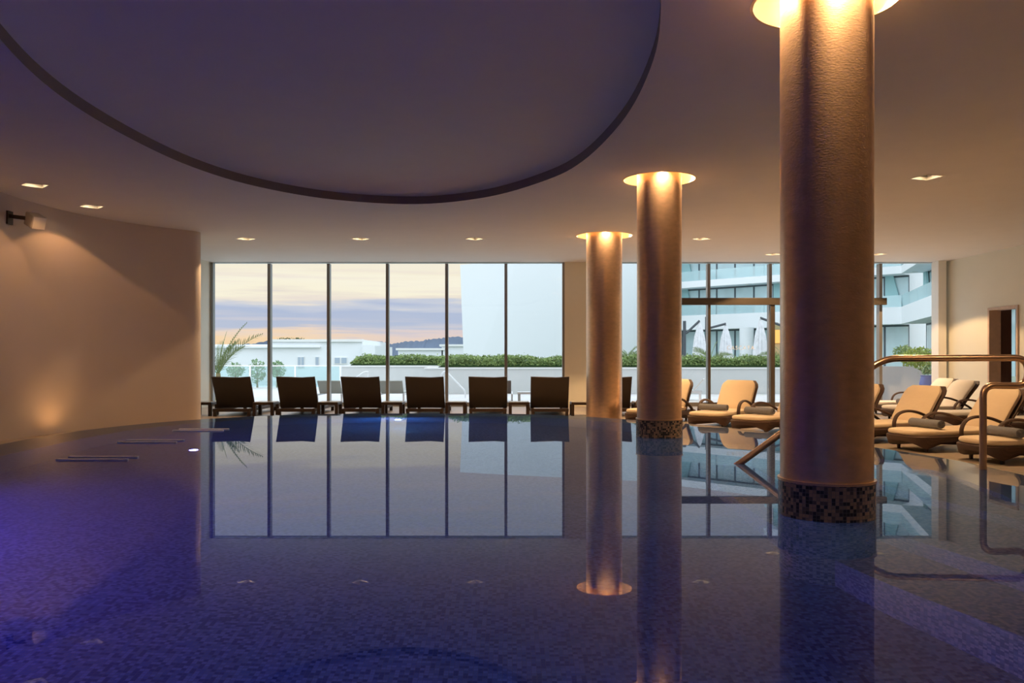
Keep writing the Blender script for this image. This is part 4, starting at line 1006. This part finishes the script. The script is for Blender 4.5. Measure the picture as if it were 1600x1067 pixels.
# houses on the left
hs = tag(empty('white_house', (-16, 72, -3.2)), 'flat roofed white house with small windows below the sunset', 'house')
hl = hs.location
def hbox(x0, x1, ytop, dd, depth, name='wall', mat='house', zb=-3.2):
    a = at(x0, ytop, dd); b_ = at(x1, ytop, dd)
    m = MB(); m.box((a.x - hl.x, dd - hl.y, zb - hl.z), (b_.x - hl.x, dd + depth - hl.y, a.z - hl.z)); return m.build(name, M[mat], hs)
hbox(424, 566, 530.5, 70, 14); hbox(566, 586, 540, 69.5, 10); hbox(300, 424, 538, 72, 12)
hbox(421, 568, 530, 69.8, 0.2, 'cornice', 'cap', at(0, 534, 69.8).z); hbox(420, 500, 541, 69.7, 0.3, 'ledge', 'house', at(0, 543, 69.7).z); hbox(300, 424, 541, 71.7, 0.3, 'ledge', 'house', at(0, 543.5, 71.7).z)
def hwin(x0, x1, y0, y1, dd):
    a = at(x0, y0, dd); b_ = at(x1, y1, dd)
    m = MB(); m.box((a.x - hl.x, dd - 0.06 - hl.y, b_.z - hl.z), (b_.x - hl.x, dd - hl.y, a.z - hl.z)); w_ = m.build('window', M['cap'], hs)
    n = 2 if x1 - x0 > 9 else 1
    for k in range(n):
        q0 = a.x + (b_.x - a.x) * (k / n + 0.12 / n); q1 = a.x + (b_.x - a.x) * ((k + 1) / n - 0.12 / n)
        m = MB(); m.box((q0 - hl.x, dd - 0.09 - hl.y, b_.z + 0.08 - hl.z), (q1 - hl.x, dd - 0.06 - hl.y, a.z - 0.05 - hl.z)); m.build('pane', M['house_win'], w_)
hwin(465, 476, 557, 575, 70); hwin(492.5, 499, 557, 573, 70); hwin(522, 543, 558, 569, 70)
h2 = tag(empty('white_house', (-13, 122, -3.2)), 'low white houses farther off behind the far hedge', 'house')
for x0, x1, yt in ((622, 692, 545), (690, 730, 539)):
    a = at(x0, yt, 120); b_ = at(x1, yt, 120); m = MB(); m.box((a.x + 13, -2, 0), (b_.x + 13, 8, a.z + 3.2)); m.build('wall', M['house'], h2)
    m = MB(); m.box((a.x + 13 - 0.3, -2.3, a.z + 3.0), (b_.x + 13 + 0.3, 8, a.z + 3.3)); m.build('roof', M['cap'], h2)

# hills
def ridge(pts, dd, depth, name, zb=-60):
    m = MB(); n = len(pts); P = spline([(ax(x, dd), 0, HC + (HZ - y) / F * dd) for x, y in pts], False, 8); rings = []
    for p in P:
        zz = p.z + random.uniform(-0.6, 0.9) * dd / 900
        rings.append([(p.x, dd - depth, zb), (p.x, dd, zz), (p.x, dd + depth, zb)])
    m.loft(rings); return struct(m.build(name, M['hill'], smooth=True))
ridge([(300, 541), (360, 540), (400, 536.5), (415, 535), (440, 537), (500, 536), (540, 533), (570, 532.5), (600, 534.5), (612, 537.5), (632, 534), (655, 533), (672, 530), (690, 528.5), (703, 527), (725, 527), (760, 532), (900, 540), (1500, 545)], 1000, 300, 'hills')
ridge([(400, 536), (430, 531.2), (480, 531.2), (530, 535)], 300, 25, 'hills', -30)
tl_ = tag(empty('treeline', at(456, 529.5, 300)), 'far dark trees on the skyline above the white house', 'trees'); tl_['kind'] = 'stuff'
m = MB(); leafy(m, 260, lambda: (random.uniform(-3.7, 3.7) if random.random() < 0.5 else random.choice((-2.6, -2.2, 1.5, 2.2)) + random.gauss(0, 1.0), random.gauss(0, 0.5), random.uniform(-1.0, 0.35)), 0.35)
m.build('foliage', M['leaf_dark'], tl_)

# warm lantern under the hotel canopy
ln = tag(empty('lantern', at(1214, 560, 60)), 'glowing amber lantern column beside the big column', 'lantern')
m = MB(); m.box((-0.55, -0.3, -1.0), (0.55, 0.3, 1.1)); m.build('post', principled('amber_post', (0.5, 0.33, 0.16), 0.7), ln)
m = MB(); m.lathe([(0.45, 1.1), (0.5, 1.35), (0.5, 1.8), (0.35, 2.05)], n=16); m.build('lamp_shade', M['lantern'], ln, smooth=True)
m = MB(); m.lathe([(0.5, 2.05), (0.25, 2.45), (0.05, 2.6)], n=16); m.build('cap', M['trunk'], ln, smooth=True)
